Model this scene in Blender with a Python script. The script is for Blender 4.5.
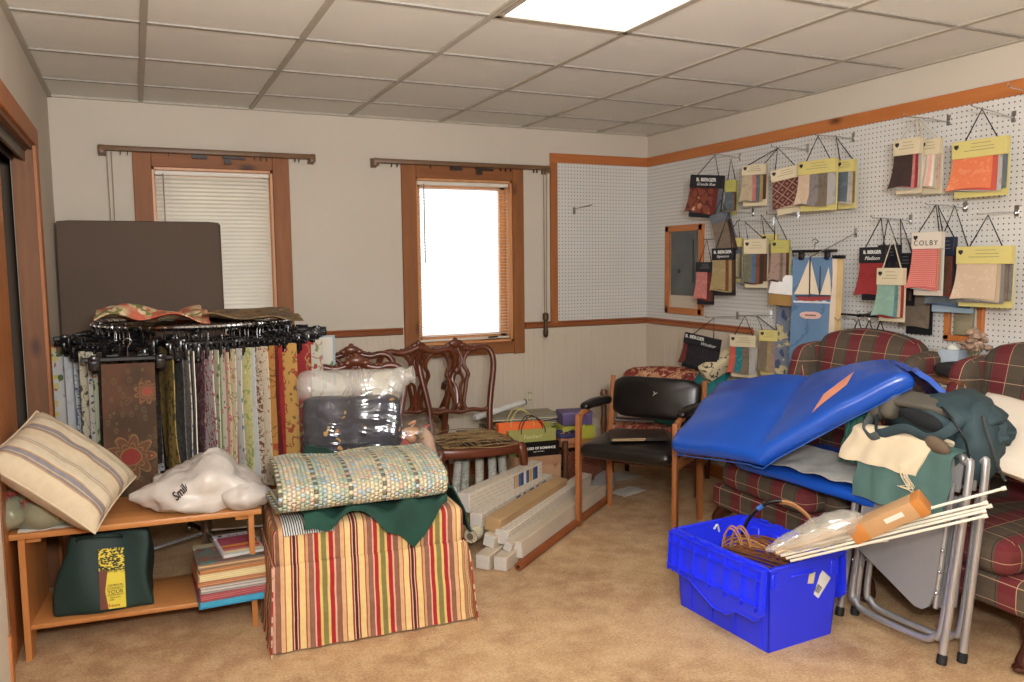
import bpy, bmesh, math, random
from mathutils import Vector as V, Matrix as Mx, Euler, noise as mnoise
for _o in list(bpy.data.objects): bpy.data.objects.remove(_o)
SC = bpy.context.scene
COL = SC.collection
PI = math.pi

# ---------------------------------------------------------------- camera
YAW, PITCH, ROLL = 0.4321, 0.0958, -0.0103
CAM_Z = 1.486
_f = V((math.sin(YAW)*math.cos(PITCH), math.cos(YAW)*math.cos(PITCH), -math.sin(PITCH)))
_r = V((math.cos(YAW), -math.sin(YAW), 0)); _u = _r.cross(_f)
_c, _s = math.cos(ROLL), math.sin(ROLL)
_r, _u = _c*_r + _s*_u, -_s*_r + _c*_u
cam = bpy.data.objects.new('camera', bpy.data.cameras.new('camera'))
COL.objects.link(cam)
cam.matrix_world = Mx(((_r.x,_u.x,-_f.x,0),(_r.y,_u.y,-_f.y,0),(_r.z,_u.z,-_f.z,CAM_Z),(0,0,0,1)))
cam.data.sensor_width = 36.0
cam.data.lens = 812.6/1024*36.0
cam.data.clip_start = 0.05
SC.camera = cam

# ---------------------------------------------------------------- daylight outside and exposure
world = bpy.data.worlds.new('sky'); SC.world = world; world.use_nodes = True
world.node_tree.nodes['Background'].inputs[0].default_value = (0.92, 0.96, 1.0, 1)
world.node_tree.nodes['Background'].inputs[1].default_value = 1.5
SC.view_settings.view_transform = 'Standard'
SC.view_settings.look = 'None'
SC.view_settings.exposure = 0.42
SC.view_settings.gamma = 1.0
SC.view_settings.use_curve_mapping = False

# ceiling light diffusers, strength shared by the troffers
TROFFER_STRENGTH = 3.4
TROFFER_COLOR = (1.0, 0.98, 0.95, 1)
# the photographer's flash, bounced off the ceiling behind the camera
_fl = bpy.data.lights.new('bounce_flash', 'AREA'); _fl.shape = 'DISK'; _fl.size = 0.25; _fl.energy = 105; _fl.color = (0.98, 0.98, 1.0)
_fo = bpy.data.objects.new('bounce_flash', _fl); COL.objects.link(_fo); _fo.location = (0.35, -0.35, 1.75)
_fo.rotation_euler = (PI-0.45, 0, 0.0)
# and its direct head beside the camera, pointing into the room
_fd = bpy.data.lights.new('direct_flash', 'AREA'); _fd.shape = 'DISK'; _fd.size = 0.22; _fd.energy = 46; _fd.color = (1.0, 0.99, 0.98)
_fe = bpy.data.objects.new('direct_flash', _fd); COL.objects.link(_fe); _fe.location = (0.12, -0.06, 1.78)
_fe.rotation_euler = (PI/2-0.20, 0, -YAW)

# ================================================================ material helpers
def lin(x):
    x /= 255.0
    return x/12.92 if x <= 0.04045 else ((x+0.055)/1.055)**2.4
def rgb(r, g, b): return (lin(r), lin(g), lin(b), 1.0)

class G:
    """a tiny node-graph writer around one Principled material"""
    def __init__(s, name):
        s.m = bpy.data.materials.new(name); s.m.use_nodes = True
        s.t = s.m.node_tree; s.b = s.t.nodes['Principled BSDF']; s.o = s.t.nodes['Material Output']
    def n(s, typ, **kw):
        nd = s.t.nodes.new(typ)
        for k, v in kw.items(): setattr(nd, k, v)
        return nd
    def put(s, sock, v):
        if isinstance(v, bpy.types.NodeSocket): s.t.links.new(v, sock)
        elif v is not None:
            try: sock.default_value = v
            except Exception: sock.default_value = (v, v, v) if not isinstance(v, (tuple, list)) else tuple(v)[:3]
    def math(s, op, a, b=None, c=None):
        nd = s.n('ShaderNodeMath', operation=op)
        for i, v in enumerate((a, b, c)):
            if v is not None: s.put(nd.inputs[i], v)
        return nd.outputs[0]
    def uv(s): return s.n('ShaderNodeTexCoord').outputs['UV']
    def ob(s): return s.n('ShaderNodeTexCoord').outputs['Object']
    def sep(s, v):
        nd = s.n('ShaderNodeSeparateXYZ'); s.put(nd.inputs[0], v); return nd.outputs
    def comb(s, x=0, y=0, z=0):
        nd = s.n('ShaderNodeCombineXYZ')
        for i, q in enumerate((x, y, z)): s.put(nd.inputs[i], q)
        return nd.outputs[0]
    def mapv(s, v, scale=(1,1,1), loc=(0,0,0), rot=(0,0,0)):
        nd = s.n('ShaderNodeMapping'); s.put(nd.inputs[0], v)
        nd.inputs['Location'].default_value = loc; nd.inputs['Rotation'].default_value = rot; nd.inputs['Scale'].default_value = scale
        return nd.outputs[0]
    def noise(s, v, scale=5, detail=2, rough=.5, dist=0, out='Fac'):
        nd = s.n('ShaderNodeTexNoise'); s.put(nd.inputs['Vector'], v)
        nd.inputs['Scale'].default_value = scale; nd.inputs['Detail'].default_value = detail
        nd.inputs['Roughness'].default_value = rough; nd.inputs['Distortion'].default_value = dist
        return nd.outputs[out]
    def vor(s, v, scale=5, rand=1.0, feature='F1'):
        nd = s.n('ShaderNodeTexVoronoi', feature=feature); s.put(nd.inputs['Vector'], v)
        nd.inputs['Scale'].default_value = scale; nd.inputs['Randomness'].default_value = rand
        return nd.outputs
    def ramp(s, f, stops, interp='LINEAR'):
        nd = s.n('ShaderNodeValToRGB'); nd.color_ramp.interpolation = interp
        e = nd.color_ramp.elements
        while len(e) > 1: e.remove(e[-1])
        e[0].position = stops[0][0]; e[0].color = stops[0][1]
        for p, c in stops[1:]:
            q = e.new(p); q.color = c
        s.put(nd.inputs[0], f); return nd.outputs[0]
    def mix(s, f, a, b, blend='MIX'):
        nd = s.n('ShaderNodeMix', data_type='RGBA', blend_type=blend)
        s.put(nd.inputs[0], f); s.put(nd.inputs[6], a); s.put(nd.inputs[7], b); return nd.outputs[2]
    def step(s, x, lo, hi):
        nd = s.n('ShaderNodeMapRange', clamp=True); s.put(nd.inputs[0], x)
        nd.inputs[1].default_value = lo; nd.inputs[2].default_value = hi; return nd.outputs[0]
    def distort(s, v, scale, amt):
        c = s.noise(v, scale, 2, out='Color')
        a = s.n('ShaderNodeVectorMath', operation='SUBTRACT'); s.put(a.inputs[0], c); a.inputs[1].default_value = (.5,.5,.5)
        b = s.n('ShaderNodeVectorMath', operation='MULTIPLY_ADD'); s.put(b.inputs[0], a.outputs[0]); b.inputs[1].default_value = (amt,)*3; s.put(b.inputs[2], v)
        return b.outputs[0]
    def bump(s, h, strength=.3, dist=.004):
        nd = s.n('ShaderNodeBump'); nd.inputs['Strength'].default_value = strength; nd.inputs['Distance'].default_value = dist
        s.put(nd.inputs['Height'], h); s.put(s.b.inputs['Normal'], nd.outputs[0])
    def done(s, col=None, rough=.6, metal=0.0, **kw):
        s.put(s.b.inputs['Base Color'], col); s.put(s.b.inputs['Roughness'], rough); s.put(s.b.inputs['Metallic'], metal)
        for k, v in kw.items(): s.put(s.b.inputs[k], v)
        return s.m

MATS = {}
def solid(name, col, rough=.6, metal=0.0, var=.10, scale=6, bump=0, bscale=120, **kw):
    if name in MATS: return MATS[name]
    g = G(name)
    f = g.noise(g.ob(), scale, 3)
    d = tuple(max(0, c*(1-var*1.6)) for c in col[:3]) + (1,)
    l = tuple(min(1, c*(1+var)) for c in col[:3]) + (1,)
    c = g.mix(g.step(f, .3, .7), d, l)
    if bump: g.bump(g.noise(g.ob(), bscale, 3), bump, .003)
    MATS[name] = g.done(c, rough, metal, **kw); return MATS[name]

def wood(name, c1, c2, axis=0, rough=.4, scale=1.0, knots=False, dark=None):
    if name in MATS: return MATS[name]
    g = G(name); sc = [26*scale]*3; sc[axis] = 1.6*scale
    v = g.mapv(g.distort(g.ob(), 3, .05), scale=sc)
    f = g.noise(v, 1.0, 4, .6)
    c = g.mix(g.step(f, .28, .72), c1, c2)
    if knots:
        k = [5.5]*3; k[axis] = 2.6
        d = g.vor(g.mapv(g.distort(g.ob(), 9, .03), scale=k), 1.0)[0]
        kd = dark or rgb(70, 34, 18)
        c = g.mix(g.math('MULTIPLY', g.step(d, .17, .05), .85), c, kd)
    g.bump(f, .08, .002)
    MATS[name] = g.done(c, rough); return MATS[name]

def bands(g, x, items, period=None):
    """constant stripes along scalar x: items = [(width, colour)...] in metres"""
    tot = period or sum(w for w, _ in items)
    f = g.math('FRACT', g.math('DIVIDE', x, tot))
    stops, p = [], 0
    for w, c in items:
        stops.append((p/tot, c)); p += w
    return g.ramp(f, stops, 'CONSTANT')

def striped(name, items, axis=0, rough=.85, wob=.004, bump=.25, weave=900):
    if name in MATS: return MATS[name]
    g = G(name); v = g.distort(g.uv(), 14, wob); x = g.sep(v)[axis]
    c = bands(g, x, items)
    f = g.noise(g.uv(), 40, 3)
    c = g.mix(.35, c, g.mix(f, rgb(90,80,60), rgb(255,250,235)), 'SOFT_LIGHT')
    g.bump(g.noise(g.uv(), weave*.5, 1), bump, .002)
    MATS[name] = g.done(c, rough); return MATS[name]

FS, FB = 1.0, 1.0      # print scale and depth of dye for a run of cloths
def floral(name, bg, layers, bg2=None, rough=.85, dist=.05, rot=0, bands_=None):
    """printed cloth: layers = (kind, colour, scale, threshold); kinds: flower, leaf, vine, spot, damask"""
    if name in MATS: return MATS[name]
    dye = lambda c: tuple(x*FB for x in c[:3])+(1,)
    bg = dye(bg); bg2 = dye(bg2) if bg2 else None; layers = [(k, dye(c), s*FS, t) for k, c, s, t in layers]; bands_ = [(w, dye(c)) for w, c in bands_] if bands_ else None
    g = G(name); uv0 = g.uv(); base = bg
    if bands_: base = bands(g, g.sep(g.distort(uv0, 8, .004))[0], bands_)
    if bg2: base = g.mix(g.step(g.noise(uv0, 9, 2), .42, .58), base, bg2)
    for i, (kind, col, sc, th) in enumerate(layers):
        v = g.distort(g.mapv(uv0, loc=(i*3.17, i*1.71, i*.77)), 22*FS, dist/FS)
        if kind == 'flower':
            d = g.vor(v, sc)[0]
            base = g.mix(g.step(d, th, th*.82), base, col)
            base = g.mix(g.step(d, th*.5, th*.4), base, g.mix(.55, col, rgb(255,235,205)))
        elif kind == 'spot':
            d = g.vor(v, sc, .5)[0]; base = g.mix(g.step(d, th, th*.85), base, col)
        elif kind == 'leaf':
            d = g.vor(g.mapv(v, scale=(1.9, 1, 1), rot=(0, 0, .6)), sc)[0]; base = g.mix(g.step(d, th, th*.85), base, col)
        elif kind == 'vine':
            d = g.math('ABSOLUTE', g.math('SUBTRACT', g.noise(v, sc, 1), .5)); base = g.mix(g.step(d, th, th*.6), base, col)
        elif kind == 'damask':
            f = g.noise(v, sc, 3, .6, 1.5); base = g.mix(g.step(f, th, th+.04), base, col)
    g.bump(g.noise(uv0, 500, 1), .2, .002)
    MATS[name] = g.done(base, rough); return MATS[name]

def plaid(name, u_items, v_items, mixv=.5, lines=None, rough=.9):
    if name in MATS: return MATS[name]
    g = G(name); o = g.sep(g.distort(g.uv(), 6, .006))
    a = bands(g, o[0], u_items); b = bands(g, o[1], v_items)
    c = g.mix(mixv, a, b)
    if lines:
        for ax, per, off, w, colr in lines:
            f = g.math('FRACT', g.math('DIVIDE', g.math('ADD', o[ax], off), per))
            c = g.mix(g.math('LESS_THAN', f, w/per), c, colr)
    g.bump(g.noise(g.uv(), 300, 2), .35, .003)
    MATS[name] = g.done(c, rough); return MATS[name]

def plastic_film(name, tint=(1,1,1,1), gloss=.16, milky=.1, top=None):
    if name in MATS: return MATS[name]
    g = G(name); t = g.t
    tr = g.n('ShaderNodeBsdfTransparent'); tr.inputs[0].default_value = tint
    gl = g.n('ShaderNodeBsdfGlossy'); gl.inputs['Roughness'].default_value = .12; gl.inputs['Color'].default_value = (1,1,1,1)
    df = g.n('ShaderNodeBsdfDiffuse'); df.inputs['Color'].default_value = rgb(225,222,212)
    h = g.noise(g.mapv(g.distort(g.ob(), 5, .10), scale=(.7, .7, 3.4), rot=(0, .6, 0)), 9, 2, .5)
    bp = g.n('ShaderNodeBump'); bp.inputs['Strength'].default_value = .6; bp.inputs['Distance'].default_value = .012
    g.put(bp.inputs['Height'], h); t.links.new(bp.outputs[0], gl.inputs['Normal'])
    m1 = g.n('ShaderNodeMixShader'); g.put(m1.inputs[0], milky if not top else g.math('ADD', g.math('MULTIPLY', g.step(g.sep(g.ob())[2], top-.03, top+.03), .30), milky)); t.links.new(tr.outputs[0], m1.inputs[1]); t.links.new(df.outputs[0], m1.inputs[2])
    m2 = g.n('ShaderNodeMixShader'); g.put(m2.inputs[0], gloss); t.links.new(m1.outputs[0], m2.inputs[1]); t.links.new(gl.outputs[0], m2.inputs[2])
    t.links.new(m2.outputs[0], g.o.inputs['Surface']); MATS[name] = g.m; return g.m

# ================================================================ mesh helpers
def rotm(r): return Euler(r, 'XYZ').to_matrix()
def catmull(pts, n=6, closed=False):
    P = [V(p) for p in pts]; out = []; L = len(P)
    rng = range(L) if closed else range(L-1)
    for i in rng:
        if closed: a, b, c, d = P[i-1], P[i], P[(i+1) % L], P[(i+2) % L]
        else: a, b, c, d = P[max(i-1,0)], P[i], P[i+1], P[min(i+2,L-1)]
        for k in range(n):
            t = k/n
            out.append(.5*((2*b)+(c-a)*t+(2*a-5*b+4*c-d)*t*t+(3*b-a-3*c+d)*t**3))
    if not closed: out.append(P[-1])
    return out

class MB:
    """collects shapes; build() links them as ONE mesh object"""
    def __init__(s): s.v, s.f, s.mi, s.uvs, s.m = [], [], [], [], 0
    def add(s, vs, fs, uvs=None):
        o = len(s.v); s.v += [tuple(p) for p in vs]
        for i, f in enumerate(fs):
            s.f.append(tuple(o+k for k in f)); s.mi.append(s.m); s.uvs.append(uvs[i] if uvs else None)
        return s
    def box(s, size, loc=(0,0,0), rot=(0,0,0), bev=0.0, seg=2, taper=None):
        bm = bmesh.new(); bmesh.ops.create_cube(bm, size=1.0)
        for v in bm.verts:
            v.co = V((v.co.x*size[0], v.co.y*size[1], v.co.z*size[2]))
            if taper and v.co.z < 0: v.co.x *= taper[0]; v.co.y *= taper[1]
        if bev > 0: bmesh.ops.bevel(bm, geom=list(bm.edges), offset=min(bev, min(size)*.49), segments=seg, profile=.5, affect='EDGES')
        R = rotm(rot); L = V(loc); bm.verts.index_update()
        s.add([R @ v.co + L for v in bm.verts], [[v.index for v in f.verts] for f in bm.faces]); bm.free(); return s
    def rbox(s, size, r=.03, n=8, loc=(0,0,0), rot=(0,0,0), crown=0.0, fn=None, crown_x=0.0):
        """soft rounded box, subdivided, optional crown on top/bottom and deformation fn"""
        hx, hy, hz = [q/2 for q in size]; r = min(r, hx, hy, hz)*.999
        key = {}; vs = []; fs = []
        def vert(i, j, k):
            if (i,j,k) in key: return key[(i,j,k)]
            q = []
            for a, h in ((i,hx),(j,hy),(k,hz)):
                t = a/n*2-1
                # denser near the borders
                q.append(h*math.copysign(1-(1-abs(t))**1.35, t))
            p = V(q); inn = V((max(-hx+r, min(hx-r, p.x)), max(-hy+r, min(hy-r, p.y)), max(-hz+r, min(hz-r, p.z))))
            d = p-inn
            if d.length > 1e-9:
                m = max(abs(d.x), abs(d.y), abs(d.z)); p = inn + d.normalized()*m if m <= r*1.001 else p
            cx, cy, cz = 1-(p.x/hx)**2, 1-(p.y/hy)**2, 1-(p.z/hz)**2
            if crown: p.z += crown*math.copysign(max(0,cx)*max(0,cy), p.z)*abs(p.z)/hz
            if crown_x: p.y += crown_x*math.copysign(max(0,cx)*max(0,cz), p.y)*abs(p.y)/hy
            if fn: p = V(fn(p))
            key[(i,j,k)] = len(vs); vs.append(p); return key[(i,j,k)]
        for a in range(n):
            for b in range(n):
                for w in (0, n):
                    for q in (lambda x,y: (x,y,w), lambda x,y: (x,w,y), lambda x,y: (w,x,y)):
                        fs.append([vert(*q(a,b)), vert(*q(a+1,b)), vert(*q(a+1,b+1)), vert(*q(a,b+1))])
        R = rotm(rot); L = V(loc)
        return s.add([R @ p + L for p in vs], fs)
    def tube(s, pts, r, seg=8, closed=False, flat=1.0):
        P = [V(p) for p in pts]; n = len(P)
        rr = r if isinstance(r, (list, tuple)) else [r]*n
        if len(rr) != n: rr = [rr[0]+(rr[-1]-rr[0])*i/(n-1) if len(rr) == 2 else rr[min(len(rr)-1, int(i*len(rr)/n))] for i in range(n)]
        T = []
        for i in range(n):
            a = P[i-1] if (i or closed) else P[0]; b = P[(i+1) % n] if (i < n-1 or closed) else P[-1]
            d = b-a; T.append(d.normalized() if d.length > 1e-9 else V((0,0,1)))
        up = V((0,0,1)) if abs(T[0].z) < .9 else V((0,1,0))
        N = (up - T[0]*up.dot(T[0])).normalized(); vs = []; fs = []
        for i in range(n):
            N = N - T[i]*N.dot(T[i])
            N = N.normalized() if N.length > 1e-6 else T[i].orthogonal().normalized()
            B = T[i].cross(N)
            for k in range(seg):
                a = 2*PI*k/seg; vs.append(P[i] + N*(math.cos(a)*rr[i]) + B*(math.sin(a)*rr[i]*flat))
        m = n if closed else n-1
        for i in range(m):
            for k in range(seg):
                a = i*seg+k; b = i*seg+(k+1) % seg; j = ((i+1) % n)*seg
                fs.append([a, b, j+(k+1) % seg, j+k])
        if not closed: fs += [list(range(seg))[::-1], [(n-1)*seg+k for k in range(seg)]]
        return s.add(vs, fs)
    def lathe(s, prof, seg=16, loc=(0,0,0), rot=(0,0,0)):
        R = rotm(rot); L = V(loc); vs = []; fs = []
        for (r, z) in prof:
            for k in range(seg):
                a = 2*PI*k/seg; vs.append(R @ V((max(r,1e-4)*math.cos(a), max(r,1e-4)*math.sin(a), z)) + L)
        for i in range(len(prof)-1):
            for k in range(seg):
                a = i*seg+k; b = i*seg+(k+1) % seg; fs.append([a, b, b+seg, a+seg])
        n = len(prof)-1
        fs += [list(range(seg))[::-1], [n*seg+k for k in range(seg)]]
        return s.add(vs, fs)
    def prism(s, pts, d, loc=(0,0,0), rot=(0,0,0)):
        """outline in local XZ, extruded along Y by d (centred)"""
        R = rotm(rot); L = V(loc); n = len(pts)
        vs = [R @ V((x, -d/2, z)) + L for x, z in pts] + [R @ V((x, d/2, z)) + L for x, z in pts]
        fs = [list(range(n)), list(range(2*n-1, n-1, -1))] + [[i, (i+1) % n, n+(i+1) % n, n+i] for i in range(n)]
        return s.add(vs, fs)
    def ell(s, r, loc=(0,0,0), rot=(0,0,0), nu=14, nv=9, fn=None, jit=0, jsc=8, seed=0):
        R = rotm(rot); L = V(loc); vs = []; fs = []
        if not isinstance(r, (tuple, list)): r = (r, r, r)
        for j in range(nv+1):
            ph = PI*j/nv - PI/2
            for i in range(nu):
                a = 2*PI*i/nu
                p = V((r[0]*math.cos(ph)*math.cos(a), r[1]*math.cos(ph)*math.sin(a), r[2]*math.sin(ph)))
                if jit: p = p*(1+jit*mnoise.noise(p*jsc+V((seed,seed*.7,seed*.3))))
                if fn: p = V(fn(p))
                vs.append(R @ p + L)
        for j in range(nv):
            for i in range(nu):
                a = j*nu+i; b = j*nu+(i+1) % nu; fs.append([a, b, b+nu, a+nu])
        return s.add(vs, fs)
    def grid(s, nu, nv, fn, th=0.0, su=1.0, sv=1.0, uvfn=None):
        """surface fn(u,v) with uv in metres su, sv; th > 0 gives it a real thickness (downwards along the normal)"""
        P = [[V(fn(i/nu, j/nv)) for i in range(nu+1)] for j in range(nv+1)]
        W = nu+1; vs = [p for row in P for p in row]; fs = []; uvs = []
        def U(i, j): return uvfn(i/nu, j/nv) if uvfn else (i/nu*su, j/nv*sv)
        for j in range(nv):
            for i in range(nu):
                fs.append([j*W+i, j*W+i+1, (j+1)*W+i+1, (j+1)*W+i]); uvs.append([U(i,j), U(i+1,j), U(i+1,j+1), U(i,j+1)])
        if th:
            o = len(vs)
            for j in range(nv+1):
                for i in range(nu+1):
                    a = P[j][min(i+1,nu)]-P[j][max(i-1,0)]; b = P[min(j+1,nv)][i]-P[max(j-1,0)][i]
                    nn = a.cross(b); nn = nn.normalized() if nn.length > 1e-12 else V((0,0,1))
                    vs.append(P[j][i]-nn*th)
            for f, q in list(zip(fs, uvs)):
                fs.append([o+k for k in f[::-1]]); uvs.append(q[::-1])
            edge = [(j*W, (j+1)*W) for j in range(nv)][::-1]
            def side(a, b, qa, qb):
                fs.append([a, b, o+b, o+a]); uvs.append([qa, qb, qb, qa])
            for j in range(nv):
                side((j+1)*W, j*W, U(0,j+1), U(0,j)); side(j*W+nu, (j+1)*W+nu, U(nu,j), U(nu,j+1))
            for i in range(nu):
                side(i, i+1, U(i,0), U(i+1,0)); side(nv*W+i+1, nv*W+i, U(i+1,nv), U(i,nv))
        return s.add(vs, fs, uvs)
    def build(s, name, mats, parent=None, loc=(0,0,0), rot=(0,0,0), ang=40, label=None):
        me = bpy.data.meshes.new(name); me.from_pydata(s.v, [], s.f)
        for m in (mats if isinstance(mats, (list, tuple)) else [mats]): me.materials.append(m)
        bm = bmesh.new(); bm.from_mesh(me); bmesh.ops.recalc_face_normals(bm, faces=list(bm.faces)); bm.to_mesh(me); bm.free()
        L = me.uv_layers.new(name='UVMap').data
        V3 = me.vertices
        for p, uvs, f0 in zip(me.polygons, s.uvs, s.f):
            p.material_index = s.mi[p.index]; p.use_smooth = True
            if uvs:
                mp = {k: q for k, q in zip(f0, uvs)}
                for li in p.loop_indices: L[li].uv = mp[me.loops[li].vertex_index]
            else:
                n = p.normal; ax, ay, az = abs(n.x), abs(n.y), abs(n.z)
                for li in p.loop_indices:
                    c = V3[me.loops[li].vertex_index].co
                    L[li].uv = (c.x, c.y) if az >= ax and az >= ay else ((c.y, c.z) if ax > ay else (c.x, c.z))
        me.set_sharp_from_angle(angle=math.radians(ang))
        o = bpy.data.objects.new(name, me); COL.objects.link(o); o.location = loc; o.rotation_euler = rot
        if parent: o.parent = parent
        if label: o['label'] = label
        return o

def mb(): return MB()
def one(kind, *a, **k):
    m = MB(); getattr(m, kind)(*a, **k); return m

def thing(name, label, cat, loc=(0,0,0), rot=(0,0,0), group=None):
    """an Empty at the thing's base that parents its parts"""
    o = bpy.data.objects.new(name, None); COL.objects.link(o); o.empty_display_size = .1
    o.location = loc; o.rotation_euler = (0, 0, rot) if isinstance(rot, (int, float)) else tuple(rot)
    o['label'] = label; o['category'] = cat
    if group: o['group'] = group
    return o
def tag(o, label, cat, group=None, kind=None):
    o['label'] = label; o['category'] = cat
    if group: o['group'] = group
    if kind: o['kind'] = kind
    return o
def struct(o):
    o['kind'] = 'structure'; return o
def dup(o, label=None, loc=None, rot=None, parent=None, _kids=None):
    kids = _kids or {}
    if not kids:
        for q in COL.objects:
            if q.parent: kids.setdefault(q.parent.name, []).append(q)
    c = o.copy(); COL.objects.link(c); c.parent = parent
    if loc is not None: c.location = loc
    if rot is not None: c.rotation_euler = (0, 0, rot) if isinstance(rot, (int, float)) else tuple(rot)
    if label: c['label'] = label
    for ch in kids.get(o.name, []): dup(ch, parent=c, _kids=kids)
    return c
def text(body, size, loc, rot, mat, parent, name='lettering', shear=0, spacing=1.0, bold=0):
    cu = bpy.data.curves.new(name, 'FONT'); cu.body = body; cu.size = size; cu.extrude = .0004
    cu.align_x = 'CENTER'; cu.align_y = 'CENTER'; cu.shear = shear; cu.space_character = spacing; cu.offset = bold
    cu.resolution_u = 3
    t = bpy.data.objects.new('tmp', cu); COL.objects.link(t)
    me = bpy.data.meshes.new_from_object(t.evaluated_get(bpy.context.evaluated_depsgraph_get()))
    bpy.data.objects.remove(t); bpy.data.curves.remove(cu)
    me.materials.clear(); me.materials.append(mat); me.name = name
    o = bpy.data.objects.new(name, me); COL.objects.link(o); o.location = loc; o.rotation_euler = rot; o.parent = parent
    return o
def fbm(x, y, z=0): return mnoise.noise(V((x, y, z)))
# ================================================================ the room
XL, XR, YB, ZC, YF = -0.394, 3.577, 5.261, 2.44, -2.6
RAIL = 1.042
wall_paint = solid('wall_paint', rgb(204,194,178), .9, var=.02, scale=2, bump=.05, bscale=60)
bead_paint = solid('bead_paint', rgb(206,192,172), .7, var=.02, scale=2)
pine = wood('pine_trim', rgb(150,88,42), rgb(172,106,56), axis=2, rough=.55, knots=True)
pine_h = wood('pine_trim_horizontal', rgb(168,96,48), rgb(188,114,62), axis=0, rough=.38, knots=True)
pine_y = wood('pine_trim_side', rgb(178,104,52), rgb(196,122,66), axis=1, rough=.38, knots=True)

def carpet_mat():
    g = G('carpet_pile'); o = g.ob()
    a = g.noise(g.distort(o, 1.5, .3), 1.7, 4, .6); b = g.noise(o, 9, 4, .65); c = g.noise(o, 95, 3, .75)
    col = g.mix(g.step(a, .32, .68), rgb(164,120,78), rgb(216,174,124))
    col = g.mix(g.math('MULTIPLY', g.step(b, .40, .62), .55), col, rgb(232,196,150)); col = g.mix(g.math('MULTIPLY', g.step(g.noise(g.mapv(o, loc=(3,7,0)), 5, 3, .6), .52, .68), .5), col, rgb(164,108,66))
    col = g.mix(g.step(c, .30, .70), g.mix(.38, col, rgb(96,66,36)), g.mix(.22, col, rgb(250,226,190)))
    g.bump(g.math('ADD', c, g.math('MULTIPLY', b, .6)), .6, .008)
    return g.done(col, .95)
floor = struct(one('box', (XR-XL+1.6, YB-YF+.4, .1), ((XR+XL)/2-.4, (YB+YF)/2, -.05)).build('floor', carpet_mat()))

def peg_mat(name, ax):
    g = G(name); q = g.sep(g.ob()); P = .0254
    fx = g.math('SUBTRACT', g.math('FRACT', g.math('DIVIDE', q[ax], P)), .5)
    fz = g.math('SUBTRACT', g.math('FRACT', g.math('DIVIDE', q[2], P)), .5)
    d = g.math('SQRT', g.math('ADD', g.math('MULTIPLY', fx, fx), g.math('MULTIPLY', fz, fz)))
    h = g.step(d, .12, .15)
    c = g.mix(h, rgb(60,50,42), g.mix(g.noise(g.ob(), 3, 2), rgb(208,205,200), rgb(222,219,214)))
    g.bump(h, .6, .004)
    return g.done(c, .45)

W1 = (.11, .807, .98, 2.072)      # window openings x0, x1, z0, z1
W2 = (1.72, 2.44, .925, 2.062)
def beadboard(m, x0, x1, z0, z1, y, flip=None):
    """boards with V grooves every 8 cm and a centre bead, real relief facing -Y"""
    prof = []; x = x0
    while x < x1-1e-4:
        for dx, dy in ((0,.0025),(.004,0),(.036,0),(.039,.0015),(.042,0),(.076,0)):
            if x+dx < x1: prof.append((x+dx, y+dy))
        x += .08
    prof.append((x1, y))
    n = len(prof); vs = [(a, b, z0) for a, b in prof] + [(a, b, z1) for a, b in prof]
    m.add(vs, [[i, i+1, n+i+1, n+i] for i in range(n-1)])
m = mb(); T = .14
def wb(x0, x1, z0, z1, t0=0): m.box((x1-x0, T-t0, z1-z0), ((x0+x1)/2, YB+t0+(T-t0)/2, (z0+z1)/2))
LX, RX = XL-.8, XR+.14
wb(LX, W1[0], W1[2], W1[3]); wb(W1[1], W2[0], W1[2], W1[3]); wb(W2[1], RX, W1[2], W1[3])
wb(LX, RX, W1[3], ZC)
wb(LX, W2[0], 0, W1[2], .008); wb(W2[1], RX, 0, W1[2], .008); wb(W2[0], W2[1], 0, W2[2], .008)
m.m = 1
beadboard(m, XL, W2[0], 0, 1.03, YB-.002); beadboard(m, W2[1], XR, 0, 1.03, YB-.002); beadboard(m, W2[0], W2[1], 0, W2[2], YB-.002)
struct(m.build('wall_back', [wall_paint, bead_paint], ang=20))
m = mb()
m.box((.14, YB-YF, ZC), (XR+.07, (YB+YF)/2, ZC/2))
m.m = 1
# wainscot boards on the right wall: same relief, turned
k = mb(); beadboard(k, -YB, -YF, 0, 1.03, -.004)
m.add([(XR+b, -a, z) for a, b, z in k.v], k.f)
struct(m.build('wall_right', [wall_paint, bead_paint], ang=20))
struct(one('box', (.012, YB-1.0, 2.205-RAIL), (XR-.006, (YB+1.0)/2, (2.205+RAIL)/2)).build('wall_right_pegboard', peg_mat('pegboard_right', 1)))
struct(one('box', (XR-2.79, .012, 2.205-RAIL), ((XR+2.79)/2, YB-.006, (2.205+RAIL)/2)).build('wall_back_pegboard', peg_mat('pegboard_back', 0)))
m = mb()          # left wall with the closet opening
CY0, CY1, CZ = 2.74, 4.26, 2.03
m.box((.085, YB-CY1, ZC), (XL-.0425, (YB+CY1)/2, ZC/2)); m.box((.085, CY0-YF, ZC), (XL-.0425, (CY0+YF)/2, ZC/2)); m.box((.085, CY1-CY0, ZC-CZ), (XL-.0425, (CY0+CY1)/2, (ZC+CZ)/2))
struct(m.build('wall_left', wall_paint))
struct(one('box', (XR-XL+.4, .1, ZC), ((XR+XL)/2, YF-.05, ZC/2)).build('wall_front', wall_paint))
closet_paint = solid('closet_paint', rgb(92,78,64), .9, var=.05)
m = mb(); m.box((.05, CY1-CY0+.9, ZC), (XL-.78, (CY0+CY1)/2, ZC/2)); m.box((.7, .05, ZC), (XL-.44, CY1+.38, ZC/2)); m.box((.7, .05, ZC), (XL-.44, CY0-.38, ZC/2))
struct(m.build('wall_closet', closet_paint))

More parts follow.
